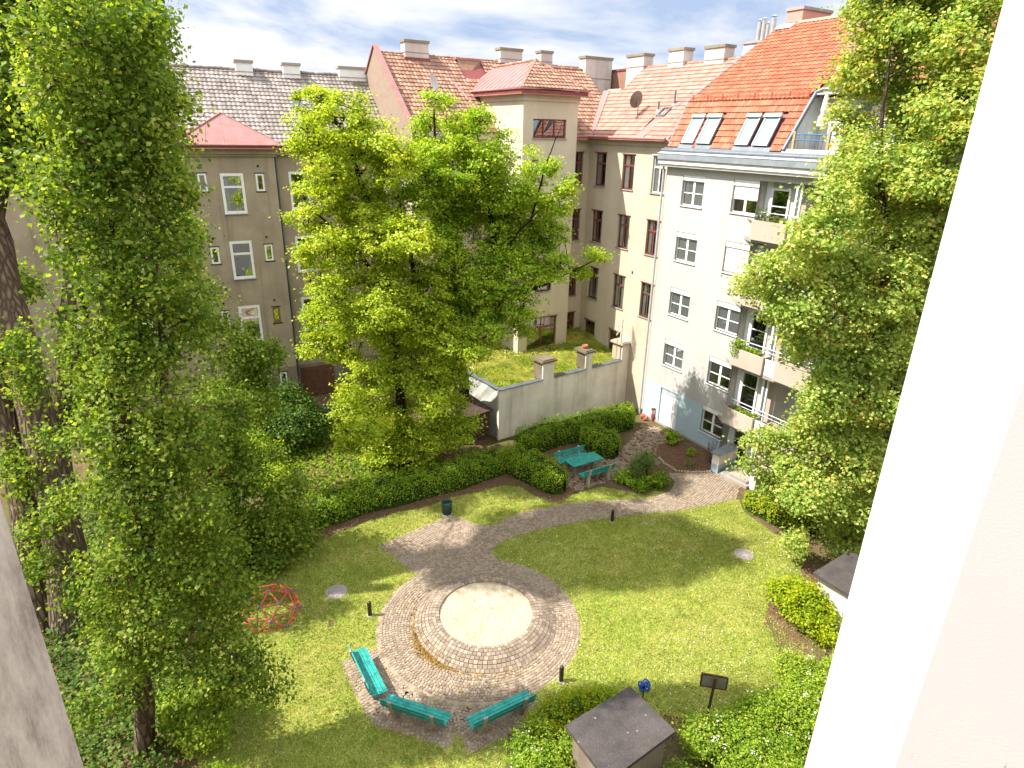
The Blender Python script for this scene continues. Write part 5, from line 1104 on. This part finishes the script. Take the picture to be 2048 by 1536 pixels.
shrub('shrub', 'airy dark green bush between picnic table and flower bed', 'shrub', [(6.3, 27.4, .95, .45), (6.6, 27.8, .8, .4), (6.0, 27.1, .7, .38), (6.5, 27.1, 1.25, .3), (6.2, 27.5, .5, .4)], 'leaf_rose', .065, 120, 8, .10, 0, None, 0, .7, True)
shrub('shrub', 'bright green broad leaved plant at the near bench of the picnic table', 'plant', [(5.35, 27.0, .3, .36), (5.65, 26.85, .3, .3)], 'leaf_linden_green', .12, 90, 6, .08, .6)
shrub('shrub', 'low green plants at the path edge below the airy bush', 'plant', [(6.3, 26.4, .3, .36), (6.8, 26.5, .35, .36), (7.1, 26.8, .35, .34), (5.9, 26.3, .25, .3)], 'leaf_hedge', .09, 90, 8, .07, 0)
shrub('shrub', 'small round green bush below the white basement door', 'plant', [(8.6, 31.25, .34, .38)], 'leaf_linden_green', .09, 120, 9, .06, .7)
shrub('shrub', 'small green tuft in the middle of the brown flower bed', 'plant', [(9.35, 29.9, .18, .2)], 'leaf_linden_green', .06, 200, 9, .04, .5)
shrub('shrub', 'tiny pale plant near the stone edge of the flower bed', 'plant', [(8.95, 28.6, .14, .17)], 'leaf_rose', .06, 200, 6, .04, 0)
tw = thing('bare_shrub', 'leafless twiggy shrub against the blue plinth beside the entrance wall', 'shrub', (10.1, 29.0, 0)); q = MB().mat('twig')
for i in range(26):
    a = random.random()*6.28; e = (random.uniform(.1, .5)*math.cos(a), random.uniform(.1, .5)*math.sin(a), random.uniform(.8, 1.5)); q.tube(bez((0, 0, 0), e, .1, 5, .1), [.018, .014, .01, .007, .004], 4, False)
q.build('twigs', tw)
for z, c, lb in ((12.05, 4.2, 'spiky reddish balcony plants on the top balcony'), (6.1, 4.1, 'bushy green plants spilling over the middle balcony planter'), (3.05, 4.5, 'sparse low plants in the lowest balcony planter')):
    x, y, _ = FG.w(c, -.23); pl = thing('balcony_plants', lb, 'plants', (x, y, z), FG.rz, 'plants in the balcony planters')
    hh = .34 if z > 12 else .3 if z > 6 else .12; k = 520 if z > 4 else 260
    C = np.c_[RNG.uniform(-.72, .75, k), RNG.uniform(-.2, .18, k), RNG.random(k)**1.4*hh-.06]
    C[:, 2] *= np.where(C[:, 0] < -.1, 1.7, .7)
    if 6 < z < 7: C[:150, 0] = RNG.uniform(-.8, -.3, 150); C[:150, 1] = RNG.uniform(-.45, -.2, 150); C[:150, 2] = RNG.uniform(-.35, .35, 150)
    leaf_mesh('foliage', C, RNG.normal(size=C.shape)+[0, -.3, .5], .11 if z < 12 else .15, 'leaf_hedge' if z < 12 else 'leaf_rose', pl, .35 if z < 12 else .14)
    q = MB().mat('twig')
    for i in range(9): x0 = random.uniform(-.7, .6); q.tube([(x0, 0, -.15), (x0+random.uniform(-.12, .12), random.uniform(-.1, .1), hh)], [.012, .005], 4, False)
    q.build('stems', pl)

def pb(*L):       # crown blobs: where they show in the photograph, their distance, their radius
    out = []
    for u, v, Y, r in L: p = at(u, v, Y); out.append((p[0], p[1], p[2], r))
    return out
J_ = lambda Y, s: Y+random.uniform(-s, s)
# bright lime tree in the middle
D1 = [(632, 205, .75), (612, 262, .8), (690, 235, .85), (655, 310, 1.0), (745, 275, .9), (775, 320, 1.0), (648, 385, .95), (710, 400, 1.1), (628, 440, .7), (782, 425, 1.1), (655, 500, .95), (725, 520, 1.1), (800, 535, 1.1), (690, 590, .9), (640, 632, .75), (628, 690, .6), (760, 625, 1.1), (690, 690, 1.0), (850, 650, 1.0), (905, 690, 1.0), (825, 722, 1.1), (735, 760, 1.0), (700, 800, .8), (785, 830, 1.1), (860, 800, 1.05), (705, 880, .75), (765, 905, .85), (850, 880, 1.0), (920, 865, .8), (950, 700, .5), (660, 640, .7), (900, 760, .9), (730, 340, 1.0), (680, 460, 1.1), (760, 470, 1.1), (820, 480, 1.0), (845, 590, 1.1), (720, 640, 1.1), (790, 700, 1.1), (870, 740, 1.1), (810, 880, 1.0), (735, 850, .9), (890, 830, 1.0), (660, 350, .8), (830, 640, 1.1), (640, 560, .6)]
bl = pb(*[(u, v, J_(27.3, 1.8), r*1.04) for u, v, r in D1])
b0 = gr(815, 935); s1, s2, s3, s4 = at(790, 690, 27.8), at(745, 430, 27.6), at(690, 270, 27.4), at(640, 420, 27)
tree('broadleaf_tree', 'bright yellow green tree in front, standing behind the long hedge', 'tree',
     [([b0+[0, 0, -.1], at(805, 840, 28), s1], .30, .10), ([s1, at(770, 560, 27.6), s2, s3, at(640, 190, 27.3)], .17, .025), ([at(790, 700, 27.8), at(840, 600, 28), at(800, 420, 28), at(790, 330, 28)], .12, .025), ([at(775, 600, 27.7), at(705, 480, 26.8), at(620, 420, 26.5)], .09, .02)],
     bl, 'leaf_linden', 'bark_dark', .11, 22, 44, .185, .5, .8, .10, .45, 'bright green trees by the outbuilding')
D2 = [(872, 200, .5), (862, 262, .8), (925, 255, .75), (962, 240, .5), (905, 330, 1.1), (982, 312, .85), (855, 380, 1.1), (950, 400, 1.2), (1030, 375, 1.0), (1078, 340, .7), (1065, 440, 1.1), (1118, 405, .65), (1132, 365, .4), (985, 500, 1.2), (1070, 520, 1.0), (905, 470, 1.1), (1005, 600, 1.1), (1048, 610, .7), (940, 580, 1.1), (975, 672, .9), (1120, 530, .55), (885, 560, 1.0), (1195, 512, .42), (1165, 545, .3), (1010, 440, 1.0), (930, 650, .9), (930, 400, 1.2), (890, 420, 1.2), (1000, 380, 1.0), (960, 560, 1.2), (1030, 470, 1.1), (1020, 550, 1.1), (910, 620, 1.1), (850, 320, .9), (940, 300, .9), (870, 500, 1.1), (1100, 470, .8), (1040, 650, .5)]
bl = pb(*[(u, v, J_(29.3, 1.7), r*1.03) for u, v, r in D2])
b0 = gr(925, 826); s1 = at(915, 640, 30)
tree('broadleaf_tree', 'greener tree reaching towards the stair tower', 'tree',
     [([b0+[0, 0, -.1], at(928, 760, 31.5), s1], .28, .10), ([s1, at(900, 480, 29.5), at(870, 330, 29.3), at(868, 210, 29.3)], .15, .022), ([s1, at(990, 520, 29.3), at(975, 380, 29.2), at(955, 270, 29)], .14, .022), ([s1, at(1000, 600, 29.3), at(1090, 570, 29.2), at(1190, 520, 29.2)], .10, .02), ([at(990, 520, 29.3), at(1060, 440, 29), at(1095, 320, 29), at(1125, 240, 29)], .05, .010)],
     bl, 'leaf_linden_green', 'bark_dark', .11, 22, 44, .185, .5, .8, .10, .45, 'bright green trees by the outbuilding')
# maple on the right
D3 = [(1775, 40, 1.0), (1860, 20, 1.2), (1950, 60, 1.2), (1715, 150, .6), (1760, 140, .9), (1840, 170, 1.2), (1930, 200, 1.2), (1690, 245, .6), (1710, 320, .9), (1800, 310, 1.2), (1890, 340, 1.2), (1668, 400, .7), (1745, 430, 1.2), (1850, 460, 1.2), (1620, 470, .7), (1660, 520, 1.0), (1550, 540, .62), (1500, 575, .4), (1590, 590, .9), (1760, 570, 1.2), (1840, 590, 1.2), (1545, 625, .35), (1655, 650, 1.1), (1745, 690, 1.2), (1600, 690, .7), (1690, 770, 1.1), (1785, 790, 1.2), (1650, 800, .7), (1640, 860, .8), (1525, 880, .55), (1590, 900, .8), (1690, 890, 1.2), (1750, 930, 1.1), (1500, 925, .35), (1545, 965, .55), (1625, 980, 1.0), (1705, 1010, 1.0), (1645, 1050, .7), (1600, 1085, .45), (1695, 1085, .7), (1760, 1010, 1.0), (1900, -60, 1.6), (1800, -90, 1.3)]
bl = pb(*[(u, v, J_(21.6, 1.8), r) for u, v, r in D3])
bl += [(14.5+2.6*math.cos(a), 22+2.6*math.sin(a), z, 1.5) for a in (-.6, .5, 1.4) for z in (5, 9, 13, 16.5)]
b0 = gr(1735, 1105)
tree('maple_tree', 'tall maple with pale and reddish tinted leaves before the grey house', 'tree',
     [([b0+[0, 0, -.1], at(1748, 960, 21.9), at(1778, 780, 22), at(1850, 480, 22)], .26, .12), ([at(1850, 480, 22), at(1890, 280, 22), at(1925, 60, 22), at(1940, -150, 22)], .14, .03), ([at(1790, 720, 22), at(1715, 640, 21.6), at(1640, 600, 21.3), at(1560, 590, 21)], .10, .02), ([at(1800, 680, 22), at(1780, 500, 21.5), at(1760, 330, 21.3), at(1780, 100, 21.3)], .12, .025), ([at(1755, 920, 21.9), at(1690, 940, 21.3), at(1560, 930, 20.8)], .09, .02)],
     bl, 'leaf_maple', 'bark_maple', .12, 33, 34, .225, .6, .75, .06, .25)
# tall poplars on the left
A = [(450, 690, 24.5, 1.15), (505, 790, 24.3, 1.2), (420, 850, 20.3, 1.3), (490, 930, 20.6, 1.1), (560, 1030, 20.5, .9), (525, 1120, 19.8, .8), (605, 1070, 20.5, .6), (400, 1000, 19.8, 1.2), (470, 1050, 19.8, 1.0), (340, 900, 20, 1.2), (350, 1080, 19.6, 1.1), (470, 790, 24.3, 1.2), (520, 710, 24.6, .75), (580, 990, 20.6, .7), (20, 90, 20, .5), (55, 330, 20, .5), (280, 120, 21, 1.0), (310, 300, 20.4, .9), (350, 470, 24, 1.1), (190, 200, 20.6, 1.3), (375, 600, 24.3, 1.15), (20, 560, 19.5, .7), (60, 830, 18.5, .55), (40, 900, 17.5, .5), (170, 820, 19, .8), (230, 760, 19.8, 1.1)]
bl = pb(*A)+[(random.uniform(-13.9, -11.5), random.uniform(18.6, 22.3), z, 1.3) for z in np.linspace(15.0, 22.6, 34)]+[(-12.2, 19.8, 23.6, 1.2), (-12.4, 20.2, 24.8, .8)]+pb((60, 760, 17, .5), (30, 700, 17.2, .5), (110, 880, 16.6, .45), (20, 960, 16.4, .4), (130, 1010, 16.2, .4), (90, 1130, 15.8, .4), (150, 1180, 15.6, .45), (70, 1060, 16, .35))
g0 = gr(128, 1260)
tree('poplar_tree', 'tall old poplar with thick furrowed trunks at the far left', 'tree',
     [([g0+[.2, .1, -.1], at(115, 1000, 17.4), at(30, 650, 18.2), at(-20, 430, 19), at(40, 100, 20), at(120, -200, 20.5)], .50, .10), ([g0+[-.9, .2, -.1], at(55, 1010, 17.4), at(0, 800, 17.8), at(-60, 450, 18)], .42, .2), ([g0+[.5, .5, -.1], at(150, 1100, 17.6), at(120, 900, 18.4), at(140, 560, 19.5), at(150, 250, 20.3), at(45, 0, 20.6)], .30, .06), ([g0+[.6, 1.2, -.1], at(260, 950, 19), at(230, 600, 20), at(240, 250, 20.6), at(260, -150, 20), (-12.4, 19.6, 24)], .26, .03), ([at(230, 800, 19.5), at(380, 820, 20.2), at(480, 800, 20.8)], .10, .03)],
     bl, 'leaf_poplar', 'bark_poplar', .125, 24, 30, .22, .95, .45, .07, .35, 'tall poplars on the left')
Bq = [(169.956, 70, 12.55, 0.883), (234.533, 60, 12.75, 0.744), (255.022, 190, 12.75, 0.744), (150.444, 200, 12.66, 0.837), (239.244, 290, 12.73, 0.837), (291.711, 230, 12.98, 0.558), (156.778, 350, 12.57, 0.837), (268.889, 400, 12.71, 0.79), (323.044, 380, 13.00, 0.512), (187.267, 480, 12.67, 0.837), (310, 520, 12.80, 0.9), (230, 600, 12.67, 0.9), (330, 650, 12.81, 0.85), (210, 720, 12.80, 0.8), (310, 770, 12.80, 0.95), (240, 860, 12.60, 0.85), (350, 890, 12.80, 0.9), (270, 980, 12.50, 0.9), (370, 1020, 12.70, 0.85), (300, 1100, 12.40, 0.9), (400, 1130, 12.60, 0.75), (230, 1160, 12.20, 0.55), (330, 1210, 12.20, 0.85), (430, 1240, 12.40, 0.6), (270, 1290, 12.00, 0.7), (240, 1390, 11.80, 0.5), (440, 1340, 12.20, 0.7), (510, 1350, 12.30, 0.5), (365, 1330, 12.00, 0.6), (505, 1300, 12.60, 0.35), (545, 1380, 12.30, 0.3), (180, 1420, 11.60, 0.4), (420, 1410, 12.00, 0.4), (175, 980, 12.60, 0.35), (200, 1230, 12.00, 0.4), (480, 1190, 12.80, 0.4)]
b0 = gr(285, 1500)
tree('poplar_tree', 'nearer leafy poplar with slender pale stems at the left', 'tree',
     [([b0+[0, 0, -.1], at(285, 1300, 12.2), at(270, 1000, 12.6), at(215, 600, 13), at(200, 200, 13.2), at(190, -250, 13.2)], .22, .03), ([at(280, 1180, 12.4), at(340, 900, 12.8), at(310, 520, 13), at(280, 150, 13.3)], .10, .02), ([at(285, 1330, 12.2), at(400, 1250, 12.3), at(500, 1340, 12.2)], .07, .015), ([at(270, 1000, 12.6), at(130, 480, 12.9), at(125, 400, 13)], .07, .02)],
     pb(*Bq), 'leaf_poplar', 'bark_poplar', .095, 30, 32, .175, .95, .45, .05, .5, 'tall poplars on the left')
shrub('shrub', 'pale green bush under the nearer poplar', 'shrub', [(-8.4, 12.9, .9, .75), (-7.9, 12.4, .8, .6), (-8.7, 13.4, 1.1, .6), (-8.1, 13.1, 1.4, .5)], 'leaf_flower', .09, 80, 9, .12)
shrub('shrub', 'dark green bush at the lawn corner below the nearer poplar', 'shrub', [(-7.0, 11.0, .4, .55), (-7.6, 10.7, .45, .55), (-6.7, 10.4, .35, .5)], 'leaf_hedge', .07, 110, 9, .08)
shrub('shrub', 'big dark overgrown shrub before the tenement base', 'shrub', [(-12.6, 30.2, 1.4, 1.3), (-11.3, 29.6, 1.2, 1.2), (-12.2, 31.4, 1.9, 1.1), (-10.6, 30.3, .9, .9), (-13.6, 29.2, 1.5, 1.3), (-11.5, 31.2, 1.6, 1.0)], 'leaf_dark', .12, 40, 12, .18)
shrub('shrub', 'light green wild shrubs left behind the hedge', 'shrub', [(-11.8, 26.6, .9, .9), (-12.8, 27.6, 1.2, 1.0), (-10.8, 25.6, .7, .7)], 'leaf_linden_green', .10, 45, 10, .16)

scene.render.engine = 'CYCLES'
cy = scene.cycles; cy.max_bounces = 7; cy.diffuse_bounces = 3; cy.glossy_bounces = 3; cy.transmission_bounces = 4; cy.transparent_max_bounces = 10; cy.caustics_reflective = False; cy.caustics_refractive = False
try: cy.use_denoising = True; cy.denoiser = 'OPENIMAGEDENOISE'
except Exception: pass
vs_ = scene.view_settings; vs_.view_transform = 'Standard'; vs_.look = 'None'; vs_.gamma = 1; vs_.use_curve_mapping = False; vs_.exposure = 1.27
